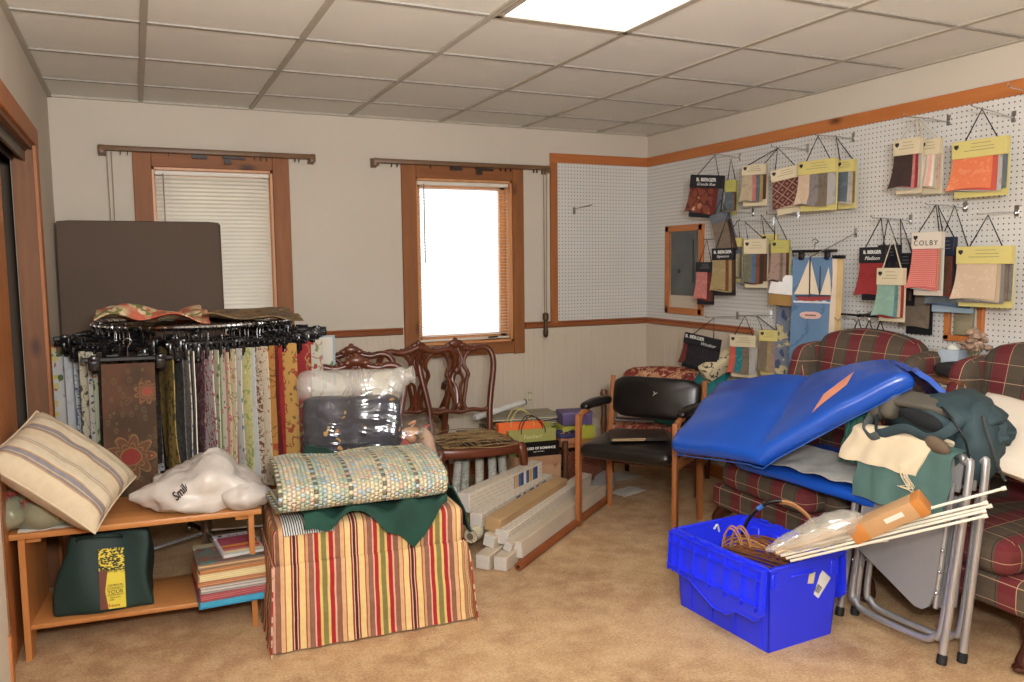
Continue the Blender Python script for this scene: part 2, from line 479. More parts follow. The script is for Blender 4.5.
# ceiling: lay-in tiles and T-bars at the surveyed 61 cm module
def tile_mat():
    g = G('ceiling_tile'); o = g.ob()
    a = g.noise(o, 2.2, 2); b = g.noise(o, 120, 3, .7)
    c = g.mix(a, rgb(224,223,214), rgb(234,233,225)); c = g.mix(g.math('MULTIPLY', g.step(b, .6, .75), .22), c, rgb(150,140,124))
    g.bump(b, .35, .004); return g.done(c, .95)
GX = [.078+.61*k for k in range(-1, 6)]; GY = [2.972+.61*k for k in range(-9, 4)]
struct(one('box', (XR-XL+1.6, YB-YF+.3, .05), ((XR+XL)/2-.4, (YB+YF)/2, ZC+.025)).build('ceiling', tile_mat()))
bar_mat = solid('ceiling_bar', rgb(176,168,152), .5, var=.03)
m = mb()
for x in GX[1:]: m.box((.026, YB-YF, .008), (x, (YB+YF)/2, ZC-.004))
struct(m.build('trim_1', bar_mat))
m = mb()
bar2 = solid('ceiling_cross_bar', rgb(158,153,143), .5, var=.03)
for y in GY: m.box((XR-XL, .024, .006), ((XR+XL)/2, y, ZC-.003))
struct(m.build('trim_2', bar2))
m = mb()
m.box((XR-XL, .022, .012), ((XR+XL)/2, YB-.011, ZC-.006)); m.box((.022, YB-YF, .012), (XR-.011, (YB+YF)/2, ZC-.006)); m.box((.022, YB-YF, .012), (XL+.011, (YB+YF)/2, ZC-.006))
struct(m.build('trim_3', bar_mat))

# pine band over the pegboard, chair rail, pegboard edge
m = mb(); m.box((.022, YB-1.0, .068), (XR-.011, (YB+1.0)/2, 2.232), bev=.002, seg=1); struct(m.build('trim_4', pine_y))
m = mb(); m.box((XR-2.735, .022, .066), ((XR+2.735)/2, YB-.011, 2.232), bev=.002, seg=1); struct(m.build('trim_5', pine_h))
m = mb(); m.box((.055, .022, 2.20-RAIL), (2.763, YB-.011, (2.20+RAIL)/2), bev=.002, seg=1); struct(m.build('trim_6', pine))
def rail_prof(): return [(0,0),(.008,.0),(.018,.008),(.02,.022),(.014,.03),(.022,.04),(.012,.048),(0,.048)]
m = mb()
for x0, x1 in ((XL, W2[0]-.105), (W2[1]+.085, XR)):
    m.prism([(p[0], p[1]) for p in rail_prof()], x1-x0, ((x0+x1)/2, YB, RAIL-.03), (0, 0, -PI/2))
struct(m.build('trim_7', wood('rail_wood', rgb(134,76,44), rgb(158,92,54), axis=0, rough=.4)))
m = mb(); m.prism([(-p[0], p[1]) for p in rail_prof()], YB-4.05, (XR-.002, (YB+4.05)/2, RAIL-.03)); struct(m.build('trim_8', wood('rail_wood_side', rgb(150,84,46), rgb(172,100,56), axis=1, rough=.4)))
m = mb(); m.box((XR-XL, .015, .09), ((XR+XL)/2, YB-.012, .045), bev=.004); struct(m.build('baseboard_back', pine_h))
m = mb(); m.box((.015, YB-YF, .09), (XR-.014, (YB+YF)/2, .045), bev=.004); struct(m.build('baseboard_right', pine_y))
m = mb(); m.box((.02, CY0-YF, .10), (XL+.009, (CY0+YF)/2, .05), bev=.004); m.box((.02, YB-CY1-.02, .10), (XL+.009, (YB+CY1)/2+.01, .05), bev=.004); struct(m.build('baseboard_left', pine_y))

m = mb(); m.box((.13, .04, .40), (XL-.058, CY0+.002, .20), bev=.004); struct(m.build('trim_10', pine))
# closet opening: jambs, casing, track, bypass door
m = mb(); jd = .085
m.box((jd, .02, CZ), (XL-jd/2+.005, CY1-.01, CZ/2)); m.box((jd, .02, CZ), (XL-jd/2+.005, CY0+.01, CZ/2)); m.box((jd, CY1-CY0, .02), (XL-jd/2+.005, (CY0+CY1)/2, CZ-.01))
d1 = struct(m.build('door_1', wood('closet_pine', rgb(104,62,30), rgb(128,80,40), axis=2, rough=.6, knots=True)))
m = mb(); m.box((.02, .085, CZ+.085), (XL+.01, CY1+.035, (CZ+.085)/2), bev=.003, seg=1)
m.box((.02, CY1-CY0+.2, .085), (XL+.0101, (CY1+CY0)/2, CZ+.0425), bev=.003, seg=1)
struct(m.build('trim_9', pine))
m = mb()
for dx in (.03, .075): m.box((.012, CY1-CY0-.05, .05), (XL-dx, (CY0+CY1)/2, CZ-.045))
m.box((.075, CY1-CY0-.05, .008), (XL-.055, (CY0+CY1)/2, CZ-.024))
m.build('door_track', solid('track_metal', rgb(92,84,74), .4, .7), d1)
m = mb(); m.box((.03, 1.12, CZ-.09), (XL-.095, 3.33, (CZ-.09)/2+.01), bev=.004, seg=1)
m.build('sliding_panel', wood('door_pine', rgb(170,102,52), rgb(188,120,66), axis=2, rough=.4, knots=True), d1)

# windows: casing, jamb box, sash, glass
glass = G('window_glass')
_tr = glass.n('ShaderNodeBsdfTransparent'); _gl = glass.n('ShaderNodeBsdfGlossy'); _gl.inputs['Roughness'].default_value = .02
_mx = glass.n('ShaderNodeMixShader'); _mx.inputs[0].default_value = .06
glass.t.links.new(_tr.outputs[0], _mx.inputs[1]); glass.t.links.new(_gl.outputs[0], _mx.inputs[2]); glass.t.links.new(_mx.outputs[0], glass.o.inputs['Surface'])
sash_mat = wood('sash_pine', rgb(196,134,82), rgb(214,156,104), axis=2, rough=.4)
case_mat = wood('casing_pine', rgb(128,76,36), rgb(152,94,48), axis=2, rough=.6, knots=True, dark=rgb(52,26,14))
case_mat_h = wood('casing_pine_horizontal', rgb(128,76,36), rgb(152,94,48), axis=0, rough=.6, knots=True, dark=rgb(52,26,14))
def window(name, x0, x1, z0, z1, cl, cr, ct, cb):
    m = mb(); D = T
    m.box((.02, D, z1-z0), (x0+.01, YB+D/2-.004, (z0+z1)/2)); m.box((.02, D, z1-z0), (x1-.01, YB+D/2-.004, (z0+z1)/2))
    m.box((x1-x0, D, .02), ((x0+x1)/2, YB+D/2-.004, z1-.01)); m.box((x1-x0, D, .02), ((x0+x1)/2, YB+D/2-.004, z0+.01))
    w = struct(m.build(name, sash_mat))
    m = mb(); d = .022
    m.box((cl, d, z1-z0+ct+cb), (x0-cl/2+.006, YB-d/2, (z0+z1+ct-cb)/2), bev=.003, seg=1); m.box((cr, d, z1-z0+ct+cb), (x1+cr/2-.006, YB-d/2, (z0+z1+ct-cb)/2), bev=.003, seg=1)
    m.m = 1
    m.box((x1-x0-.012, d, ct), ((x0+x1)/2, YB-d/2, z1+ct/2-.005), bev=.003, seg=1); m.box((x1-x0-.012, d, cb), ((x0+x1)/2, YB-d/2, z0-cb/2+.005), bev=.003, seg=1)
    m.build('casing', [case_mat, case_mat_h], w)
    m = mb(); y = YB+.10; s = .045
    for x in (x0+.02+s/2, x1-.02-s/2): m.box((s, .035, z1-z0-.04), (x, y, (z0+z1)/2), bev=.004, seg=1)
    for z in (z0+.02+s/2, z1-.02-s/2): m.box((x1-x0-.04, .035, s), ((x0+x1)/2, y, z), bev=.004, seg=1)
    m.build('sash', sash_mat, w)
    one('box', (x1-x0-.1, .005, z1-z0-.1), ((x0+x1)/2, y+.004, (z0+z1)/2)).build('pane', glass.m, w)
    return w
w1 = window('window_1', *W1, .10, .10, .09, .09)
w2 = window('window_2', *W2, .10, .085, .095, .085)
m = mb(); m.box((.11, .03, .012), (W2[0]+.57, YB+.04, W2[2]+.028), bev=.004); m.tube([(W2[0]+.53, YB+.02, W2[2]+.036), (W2[0]+.60, YB+.012, W2[2]+.042)], .006)
m.build('crank_handle', solid('bronze', rgb(70,58,44), .4, .8), w2)

# venetian blinds (hung inside the window boxes)
slat_mat = solid('blind_slat', rgb(222,215,200), .45, var=.03)
slat_thin = G('blind_slat_lit')
slat_thin = slat_thin.done(rgb(226,219,204), .45, **{'Transmission Weight': 0.0})
def blind(label, x0, x1, z0, z1, pitch, tilt, y, sw=.0122):
    t = thing('venetian_blind', label, 'blind', ((x0+x1)/2, y, z1)); w = x1-x0; h = z1-z0
    one('box', (w, .028, .026), (0, 0, -.014), bev=.003, seg=1).build('headrail', slat_mat, t)
    m = mb(); n = int((h-.06)/pitch)
    for i in range(n):
        z = -.045-i*pitch
        for s in (-1, 1): m.box((w-.006, sw+.0006, .0008), (0, s*sw/2*math.cos(tilt), z+s*sw/2*math.sin(tilt)), (tilt+s*.16, 0, 0))
    m.build('slats', slat_mat, t)
    one('box', (w-.004, .024, .014), (0, 0, -h+.012), bev=.003, seg=1).build('bottom_rail', slat_mat, t)
    m = mb()
    for x in (-w*.36, w*.36):
        for yy in (-.0135, .0135): m.tube([(x, yy, -.02), (x, yy, -h+.01)], .0009, 5)
    m.build('ladder_cord', slat_mat, t)
    m = mb(); m.tube([(-w*.43, -.02, -.02), (-w*.43, -.022, -.55)], .004, 6); m.build('tilt_wand', solid('wand', rgb(150,142,126), .2), t)
    return t
blind('closed cream venetian blind in the left window behind the taupe panel', W1[0]+.022, W1[1]-.022, W1[2]+.022, W1[3]-.02, .0235, .92, YB+.035, .0155)
blind('open cream venetian blind in the bright right window', W2[0]+.022, W2[1]-.022, W2[2]+.022, W2[3]-.02, .0215, .06, YB+.03)

# wooden traverse rods
rod_mat = solid('rod_brown', rgb(112,82,54), .45, var=.08); rod_dark = solid('rod_dark', rgb(44,34,26), .5)
def traverse_rod(label, x0, x1, z, cord_x, weight, side):
    t = thing('traverse_rod', label, 'curtain rod', ((x0+x1)/2, YB, z)); w = x1-x0
    one('box', (w, .03, .03), (0, -.075, 0), bev=.006).build('rod', rod_mat, t)
    for s in (-1, 1):
        m = mb(); m.box((.035, .085, .05), (s*(w/2-.012), -.045, -.008), bev=.006); m.box((.04, .012, .06), (s*(w/2-.012), -.006, -.008), bev=.002)
        m.build('bracket', rod_mat, t)
    m = mb()
    for k in (-.41, -.38, -.2, .2, .23, .26, .40, .42): m.box((.006, .012, .022), (k*w, -.075, -.025))
    m.box((.085, .012, .022), (-.06*w, -.088, -.03)); m.box((.13, .012, .014), (.10*w, -.088, -.028), (0, .05, 0)); m.box((.04, .012, .03), (.07*w, -.088, -.05))
    m.build('carrier', rod_dark, t)
    m = mb(); zb = weight-z
    for dx in (-.012, .012): m.tube([(cord_x-(x0+x1)/2+dx, -.08, -.02), (cord_x-(x0+x1)/2+dx*.6, -.075, zb)], .0028, 6)
    m.build('pull_cord', solid('cord_grey', rgb(150,140,122), .8), t)
    if side:
        m = mb(); m.lathe([(.006,0),(.016,.01),(.02,.05),(.014,.06),(.013,.12),(.022,.13),(.022,.17),(.008,.18)], 10, (cord_x-(x0+x1)/2, -.075, zb-.17))
        m.build('cord_weight', solid('weight_bronze', rgb(84,66,44), .4, .5), t)
traverse_rod('brown traverse rod over the left window with a cord at its left end', -.150, 1.05, 2.155, -.10, 1.1, 0)
traverse_rod('brown traverse rod over the bright right window with a weighted cord at its right end', 1.43, 2.70, 2.15, 2.66, 1.12, 1)

# ceiling lights
emit = G('diffuser_glow'); e_ = emit.n('ShaderNodeEmission'); e_.inputs[0].default_value = TROFFER_COLOR; e_.inputs[1].default_value = TROFFER_STRENGTH
emit.t.links.new(e_.outputs[0], emit.o.inputs['Surface'])
def troffer(label, x, y):
    t = thing('ceiling_light', label, 'ceiling light', (x, y, ZC), group=None)
    one('box', (.545, 1.155, .006), (0, 0, -.006)).build('diffuser', emit.m, t)
    m = mb()
    for s in (-1, 1): m.box((.03, 1.21, .014), (s*.287, 0, -.008), bev=.002, seg=1); m.box((.60, .03, .014), (0, s*.59, -.008), bev=.002, seg=1)
    m.build('frame', bar_mat, t)
troffer('lit fluorescent ceiling light panel at the top edge above the bright window', 1.603, 2.352)
troffer('unseen fill light panel added on the ceiling behind the camera position', 1.603, -.70)  # added out of view as fill to brighten the room
troffer('unseen fill light panel added near the left wall behind the camera position', .383, -.70)  # another unseen panel, added for more fill from the left

# electrical outlet, breaker panel, wall box
t = thing('wall_outlet', 'cream electrical outlet on the beadboard right of the bright window', 'outlet', (2.56, YB, .52))
one('box', (.07, .008, .115), (0, -.006, 0), bev=.003).build('cover_plate', solid('outlet_cream', rgb(206,196,168), .4), t)
m = mb()
for z in (-.026, .026):
    for s in (-.009, .009): m.box((.004, .004, .014), (s, -.011, z))
m.build('socket_slots', solid('slot_dark', rgb(60,52,44), .6), t)
t = thing('breaker_panel', 'grey breaker panel with a pine frame set in the pegboard', 'breaker panel', (XR-.012, 4.768, 1.425))
m = mb(); hw, hh = .215, .315
for s in (-1, 1): m.box((.022, .045, 2*hh), (-.011, s*(hw-.02), 0), bev=.003, seg=1); m.box((.022, 2*hw, .045), (-.011, 0, s*(hh-.02)), bev=.003, seg=1)
m.build('frame', pine_y, t)
one('box', (.004, 2*hw-.06, .12), (-.004, 0, -.22)).build('backing', bead_paint, t)
one('box', (.012, .30, .475), (-.010, 0, .055), bev=.003, seg=1).build('door', solid('panel_grey', rgb(96,100,98), .45, .2), t)
m = mb(); m.lathe([(.014,0),(.014,.006),(.008,.008)], 12, (-.016, .05, -.01), (0, -PI/2, 0)); m.box((.008, .008, .3), (-.018, -.115, .06), bev=.002); m.build('latch', solid('panel_grey_dark', rgb(76,80,80), .4, .4), t)
t = thing('wall_box', 'tan metal box in a pine frame on the right wall between the plaid chairs', 'wall box', (XR-.012, 2.59, 1.20))
m = mb()
for s in (-1, 1): m.box((.022, .03, .21), (-.011, s*.085, 0), bev=.003, seg=1); m.box((.022, .2, .03), (-.011, 0, s*.095), bev=.003, seg=1)
m.build('frame', pine_y, t)
m = mb(); m.box((.02, .10, .155), (-.012, 0, .0), bev=.006); m.box((.006, .07, .04), (-.023, 0, .035), bev=.003); m.box((.006, .07, .05), (-.023, 0, -.035), bev=.003); m.build('plate', solid('box_tan', rgb(150,140,112), .45, .1), t)
# ================================================================ left side: closet, panel, rack, bench
random.seed(7)
black_plastic = solid('black_plastic', rgb(22,21,22), .25, var=.1)
chrome = solid('chrome', rgb(200,200,200), .18, 1.0, var=.04)
white_card = solid('white_card', rgb(226,222,212), .7, var=.03)
ink = solid('ink', rgb(38,34,34), .7, var=0)

# inside the closet
t = thing('closet_shelf', 'pine shelf board high inside the dark closet', 'shelf', (XL-.6, 3.55, 1.60))
one('box', (.34, 1.35, .02), (0, 0, 0), bev=.003, seg=1).build('board', pine_y, t)
one('box', (.02, 1.35, .07), (.1, 0, -.05), bev=.003, seg=1).build('cleat', pine_y, t)
t = thing('wire_hanger', 'dark wire hanger on the closet rod behind the pine jamb', 'hanger', (XL-.40, 4.02, 1.50))
m = mb(); m.tube(catmull([(.0,.0,.04),(.02,0,.075),(0,0,.1),(-.02,0,.08)], 5), .003, 6); m.build('hook', chrome, t)
m = mb(); m.tube([(0,0,.04),(-.1,.0,-.05),(.1,0,-.05),(0,0,.04)], .004, 6); m.tube([(0,.02,.03),(-.09,.03,-.07),(.09,.03,-.06),(0,.02,.03)], .003, 6); m.build('frame', black_plastic, t)
m = mb(); m.tube([(XL-.42, 2.95, 1.56), (XL-.42, 4.55, 1.56)], .013, 10)
tag(m.build('closet_rod', chrome), 'metal hanging rod inside the closet', 'rod')
t = thing('yellow_garment', 'yellow garment hanging in the closet at the left edge', 'garment', (XL-.42, 3.55, 1.53))
m = mb(); m.grid(8, 14, lambda u, v: ((u-.5)*.10*(1+v*.4), .012*math.sin(u*9)+.01*math.sin(v*5), -.08-.55*v), .006, .2, .55)
m.build('cloth', solid('yellow_cloth', rgb(196,168,72), .85, var=.2), t)
m = mb(); m.tube(catmull([(0,0,-.08),(0,0,.02),(.015,0,.05),(0,0,.06)], 4), .003, 6); m.build('hook', chrome, t)
t = thing('black_trunk', 'glossy black trunk standing upright inside the closet', 'trunk', (XL-.33, 4.1, 0))
one('box', (.22, .5, .88), (0, 0, .44), bev=.03).build('body', solid('trunk_black', rgb(26,22,24), .3), t)
m = mb(); m.box((.23, .51, .02), (0, 0, .62), bev=.004); m.build('band', solid('trunk_band', rgb(44,36,38), .3, .5), t)
m = mb(); m.box((.012, .06, .05), (.115, -.1, .62), bev=.003); m.build('latch', chrome, t)
tag(one('rbox', (.12, .30, .62), .03, 8, (XL-.27, 3.66, .40), (0,0,0), .0, lambda p: (p.x+.012*math.sin(p.z*22), p.y, p.z)).build('purple_bag', solid('purple_cloth', rgb(84,52,128), .7, var=.25)), 'purple cloth bag beside the black trunk in the closet', 'bag')
bpy.data.objects['purple_bag'].location.z = -.085

# tall taupe panel leaning at the left window
taupe = solid('taupe_vinyl', rgb(92,74,60), .75, var=.04, scale=2, bump=.15, bscale=300)
t = thing('padded_panel', 'tall dark taupe padded panel leaning against the left window', 'panel', (.042, 5.055, 0), (-.05, 0, 0))
one('rbox', (.855, .05, 1.745), .02, 8, (0, 0, .875), (0,0,0), 0, None, .006).build('padded_face', taupe, t)
m = mb(); m.tube([(-.425,-.012,.02),(-.425,-.012,1.73),(.425,-.012,1.73),(.425,-.012,.02)], .005, 6); m.build('edge_seam', solid('taupe_seam', rgb(74,59,48), .8), t)

# ------------------------------------------------ round chrome rack and the hanging samples
RC = V((.275, 4.46, 0)); RR = .47; RZ = 1.205
t = thing('round_rack', 'round chrome clothes rack crowded with hanging fabric samples', 'clothes rack', RC)
ring = [(RR*math.cos(2*PI*k/48), RR*math.sin(2*PI*k/48), RZ) for k in range(48)]
one('tube', ring, .0125, 8, True).build('ring', chrome, t)
one('lathe', [(.0,0),(.028,0),(.028,1.19),(.04,1.2),(0,1.22)], 14).build('post', chrome, t)
for k in range(4):
    a = PI/4+k*PI/2; m = mb(); m.tube([(0,0,RZ), (RR*math.cos(a), RR*math.sin(a), RZ)], .011, 8); m.build('spoke', chrome, t)
for k in range(4):
    a = k*PI/2+.2; m = mb(); m.tube([(0,0,.09), (.34*math.cos(a), .34*math.sin(a), .05)], .014, 8); m.lathe([(.02,0),(.026,.01),(.026,.03),(.014,.05)], 10, (.34*math.cos(a), .34*math.sin(a), 0)); m.build('leg', chrome, t)

C_ = rgb
fab = {}
FS, FB = 1.9, .78
cream, ivory = C_(228,218,194), C_(232,226,212)
fab['leafred'] = floral('print_red_leaf', C_(214,210,204), [('leaf', C_(186,70,58), 9, .33), ('leaf', C_(96,112,66), 7, .3), ('spot', C_(226,200,120), 8, .25)])
fab['plain'] = floral('print_plain_white', C_(212,212,212), [('damask', C_(202,200,196), 8, .55)])
fab['toile'] = floral('print_blue_toile', C_(206,210,212), [('damask', C_(92,112,146), 13, .56), ('damask', C_(52,68,104), 26, .6), ('vine', C_(120,136,160), 12, .012)], dist=.02)
fab['creamleaf'] = floral('print_cream_leaf', C_(206,196,170), [('leaf', C_(84,88,70), 12, .32), ('vine', C_(130,118,84), 10, .02)])
fab['lilac'] = floral('print_lilac_edge', C_(214,206,190), [('spot', C_(98,84,140), 22, .3), ('leaf', C_(110,116,70), 16, .28)])
fab['brown0'] = floral('print_brown_floral', C_(76,54,36), [('vine', C_(104,94,56), 9, .03), ('flower', C_(124,74,48), 6.5, .30), ('flower', C_(150,52,40), 6.5, .13), ('leaf', C_(96,92,52), 16, .22), ('spot', C_(196,96,80), 11, .10)], bg2=C_(84,56,38), dist=.03)
def big_flower():
    g = G('print_brown_big_flower'); o = g.distort(g.ob(), 16, .016); q = g.sep(o)
    base = g.mix(g.step(g.noise(g.ob(), 7, 2), .4, .6), C_(66,48,32), C_(86,56,38))
    def ring(d, w): return g.math('LESS_THAN', g.math('ABSOLUTE', d), w)
    # scrolling leafy vines: thin outlined lobes
    d = g.vor(g.mapv(o, scale=(1, 1, .6)), 38)[0]
    base = g.mix(g.math('MULTIPLY', g.step(d, .26, .22), .4), base, C_(80,70,42)); base = g.mix(g.math('MULTIPLY', ring(g.math('SUBTRACT', d, .30), .03), .6), base, C_(104,94,58))
    for cx, cz, R_, c1, c2, c3 in ((.0, -.50, .098, C_(96,62,40), C_(124,92,58), C_(126,46,36)), (.07, -.22, .05, C_(98,56,40), C_(116,84,54), C_(140,62,50)), (-.085, -.74, .07, C_(98,62,40), C_(120,88,56), C_(118,44,36))):
        x = g.math('SUBTRACT', q[0], cx); z = g.math('SUBTRACT', q[2], cz)
        r = g.math('SQRT', g.math('ADD', g.math('MULTIPLY', x, x), g.math('MULTIPLY', z, z))); a = g.math('ARCTAN2', z, x)
        pet = g.math('MULTIPLY', R_, g.math('ADD', .60, g.math('MULTIPLY', .40, g.math('ABSOLUTE', g.math('COSINE', g.math('MULTIPLY', a, 4.5))))))
        e = g.math('SUBTRACT', r, pet)
        base = g.mix(g.math('LESS_THAN', e, 0), base, c1); base = g.mix(ring(e, .0045), base, c2); base = g.mix(ring(g.math('SUBTRACT', r, g.math('MULTIPLY', pet, .62)), .003), base, c2)
        base = g.mix(g.math('LESS_THAN', r, R_*.40), base, c3); base = g.mix(ring(g.math('SUBTRACT', r, R_*.40), .003), base, c2)
    sp = g.vor(g.ob(), 13)[0]; base = g.mix(g.step(sp, .075, .06), base, C_(196,92,76))
    return g.done(base, .85)
fab['brown'] = big_flower()
fab['mustard'] = floral('print_mustard', C_(182,156,82), [('leaf', C_(74,86,46), 9, .34), ('flower', C_(196,128,80), 8, .22), ('vine', C_(96,96,50), 7, .02)])
fab['grey'] = floral('print_grey_damask', C_(116,112,106), [('damask', C_(86,84,82), 12, .5)])
fab['blueedge'] = striped('print_blue_stripe', [(.03, C_(86,104,146)), (.012, C_(214,208,190)), (.02, C_(150,150,140)), (.016, C_(222,214,196)), (.01, C_(170,150,90))])
fab['plumvine'] = floral('print_plum_vine', C_(112,70,84), [('vine', C_(176,150,140), 12, .03), ('damask', C_(84,40,54), 9, .55)])
fab['berry'] = floral('print_red_berry', C_(226,214,206), [('spot', C_(184,40,72), 20, .32), ('vine', C_(166,60,72), 10, .02)])
fab['multi'] = floral('print_pink_stripe', cream, [('flower', C_(196,92,108), 14, .26), ('leaf', C_(118,142,88), 14, .26)], bands_=[(.03, cream), (.016, C_(206,140,140)), (.03, C_(226,206,164)), (.012, C_(150,164,130))])
fab['creamflor'] = floral('print_cream_floral', C_(230,214,178), [('flower', C_(206,140,128), 12, .28), ('leaf', C_(140,150,98), 12, .28), ('vine', C_(160,160,110), 8, .02)])
fab['yellowdam'] = floral('print_yellow_green', C_(222,212,150), [('damask', C_(166,176,110), 11, .54), ('spot', C_(240,232,200), 12, .22)])
fab['bluebit'] = floral('print_blue_sprig', C_(220,218,208), [('leaf', C_(116,138,174), 12, .3), ('spot', C_(200,170,150), 14, .22)])
fab['redcorner'] = floral('print_scarlet', C_(176,48,40), [('damask', C_(158,38,34), 10, .55)])
fab['wine'] = floral('print_brown_white', C_(212,196,170), [('damask', C_(118,72,58), 15, .5)])
fab['paisley2'] = floral('print_pale_paisley', C_(226,208,180), [('flower', C_(190,120,96), 16, .26), ('leaf', C_(120,128,100), 18, .24)])
fab['goldleaf'] = floral('print_orange_gold', C_(196,140,70), [('leaf', C_(176,72,44), 9, .34), ('vine', C_(120,90,40), 8, .02)])
fab['darkred'] = floral('print_dark_red', C_(112,30,28), [('damask', C_(134,42,36), 8, .56)])
fab['goldred'] = floral('print_gold_red', C_(206,158,84), [('flower', C_(150,48,44), 7, .30), ('vine', C_(160,70,50), 6, .022), ('leaf', C_(122,110,56), 12, .24)], dist=.06)
fab['pine'] = floral('print_red_pineapple', C_(158,44,44), [('flower', C_(212,180,130), 4.6, .27), ('leaf', C_(176,156,84), 8, .22), ('vine', C_(186,150,96), 5, .012)], dist=.06)
fab['feather'] = floral('print_feather', C_(216,208,186), [('leaf', C_(138,140,98), 8, .36), ('vine', C_(180,130,120), 7, .025), ('spot', C_(170,70,62), 9, .2)])
fab['lily'] = floral('print_pink_lily', C_(224,216,200), [('flower', C_(212,92,128), 7, .27), ('leaf', C_(92,142,76), 8, .34)])
fab['palegrey'] = floral('print_pale_blue', C_(180,196,204), [('damask', C_(204,206,204), 8, .55)])
fab['darkbrown'] = floral('print_dark_brown', C_(58,44,38), [('damask', C_(88,74,62), 12, .56)])
fab['green'] = floral('print_green_sprig', C_(206,208,176), [('leaf', C_(92,116,66), 12, .34), ('spot', C_(196,110,90), 12, .2)])

FS, FB = 1.0, 1.0
def hook_mb():
    m = mb(); m.tube(catmull([(0,0,-.066),(0,0,-.032),(.004,0,-.015),(.017,0,.003),(.0,0,.0165),(-.016,0,.004),(-.014,0,-.008)], 5), .0022, 6); return m
def bar_mb():
    m = mb(); m.box((.36, .014, .02), (0, 0, -.072), bev=.004, seg=1)
    for s in (-1, 1): m.box((.05, .02, .012), (s*.06, 0, -.056), bev=.003, seg=1)
    return m
def clip_mb(x):
    m = mb(); m.box((.044, .034, .062), (x, 0, -.088), bev=.008); m.box((.026, .055, .022), (x, 0, -.066), bev=.004); m.ell((.012,.02,.012), (x, 0, -.122), nu=8, nv=6); return m
HOOK = BAR = None; CL = []
def sample(label, key, phi, twist=0.0, w=.40, h=.62, drop=0.0, skew=0.0, clips=True, zoff=0):
    """one printed cloth on a clip hanger; phi = angle round the ring from the side facing the doorway"""
    a = -PI/2+phi; p = RC+V((RR*math.cos(a), RR*math.sin(a), RZ+zoff))
    t = thing('fabric_sample', label, 'fabric sample', p, (skew, 0, a+twist), 'fabric samples on the round rack')
    sd = random.random()*50
    th = .004
    def f(u, v):
        x = (u-.5)*w; y = .010*math.sin(u*7+sd)*v+.014*fbm(u*2, v*2, sd)*(.3+v); return (x, y, -.092-drop-h*v)
    m = mb(); m.grid(8, 10, f, th, w, h, lambda u, v: (u*w+sd, v*h+sd)); m.build('cloth', fab[key], t)
    global HOOK, BAR
    if HOOK is None:
        HOOK = hook_mb().build('hook', chrome, t); b = bar_mb().build('hanger_bar', black_plastic, t); BAR = b
        for x in (-.13, .13): CL.append(clip_mb(x).build('clip', black_plastic, b))
    else:
        q = HOOK.copy(); COL.objects.link(q); q.parent = t
        b = BAR.copy(); COL.objects.link(b); b.parent = t
        for c in CL:
            d = c.copy(); COL.objects.link(d); d.parent = b
    return t
D = math.radians
S = [  # label, fabric, phi(deg), twist(deg), w, h
 ('white fabric sample with red and green leaves, leftmost on the rack', 'leafred', -93, 14, .40, .66),
 ('plain white fabric sample at the left of the rack beside the blue toile', 'plain', -86, 10, .38, .66),
 ('white fabric sample with blue toile flowers on the left of the rack', 'toile', -77, 16, .40, .66),
 ('cream fabric sample with dark leaves right of the blue toile', 'creamleaf', -66, 2, .36, .68),
 ('fabric sample with lilac dots left of the big brown floral', 'lilac', -58, -4, .36, .70),
 ('dark green sprig fabric sample behind the big brown floral', 'green', -50, 0, .36, .60),
 ('dark brown fabric sample behind the big brown floral', 'darkbrown', -42, 0, .36, .58),
 ('mustard yellow fabric sample with green leaves right of the brown floral', 'mustard', -25, 24, .30, .58),
 ('grey damask fabric sample right of the mustard leafy one', 'grey', -18, 20, .28, .54),
 ('lilac dotted fabric sample right of the grey damask one', 'lilac', -13, 10, .34, .62),
 ('blue striped fabric sample seen nearly edge on in the middle of the rack', 'blueedge', -8, 6, .36, .66),
 ('plum fabric sample with pale vines in the middle of the rack', 'plumvine', -2, 14, .36, .66),
 ('white fabric sample with red berries right of the plum one', 'berry', 2, 8, .38, .66),
 ('green sprigged fabric sample right of the red berry one', 'green', 6, 8, .38, .66),
 ('cream and pink striped floral fabric sample', 'multi', 10, 8, .38, .66),
 ('cream rose fabric sample right of the pink striped one', 'creamflor', 14, 6, .38, .66),
 ('scarlet fabric sample showing only a corner behind the cream roses', 'redcorner', 17, 4, .32, .60),
 ('white fabric sample with blue sprigs', 'bluebit', 20, 6, .38, .66),
 ('pale yellow and green damask fabric sample', 'yellowdam', 24, 6, .38, .66),
 ('plain cream fabric sample right of the yellow damask one', 'plain', 28, 4, .38, .66),
 ('brown and white damask fabric sample', 'wine', 32, 4, .38, .66),
 ('pale paisley fabric sample right of the brown and white one', 'paisley2', 36, 4, .38, .66),
 ('orange and gold leafy fabric sample', 'goldleaf', 41, 2, .38, .66),
 ('dark red fabric sample right of the orange one', 'darkred', 46, 0, .36, .66),
 ('scarlet and dark red fabric sample left of the gold floral', 'redcorner', 52, 0, .36, .66),
 ('gold fabric sample with red flowers on the right of the rack', 'goldred', 60, -4, .40, .68),
 ('cream floral fabric sample between the gold and the pineapple ones', 'creamflor', 67, -4, .36, .66),
 ('red fabric sample with pineapples on the right of the rack', 'pine', 76, -8, .40, .68),
 ('cream fabric sample with feather leaves right of the pineapple one', 'feather', 86, -10, .42, .66),
 ('white fabric sample with pink lilies near the right end of the rack', 'lily', 95, -14, .44, .40),
 ('pale blue fabric sample, rightmost on the rack', 'palegrey', 103, -16, .44, .38),
]
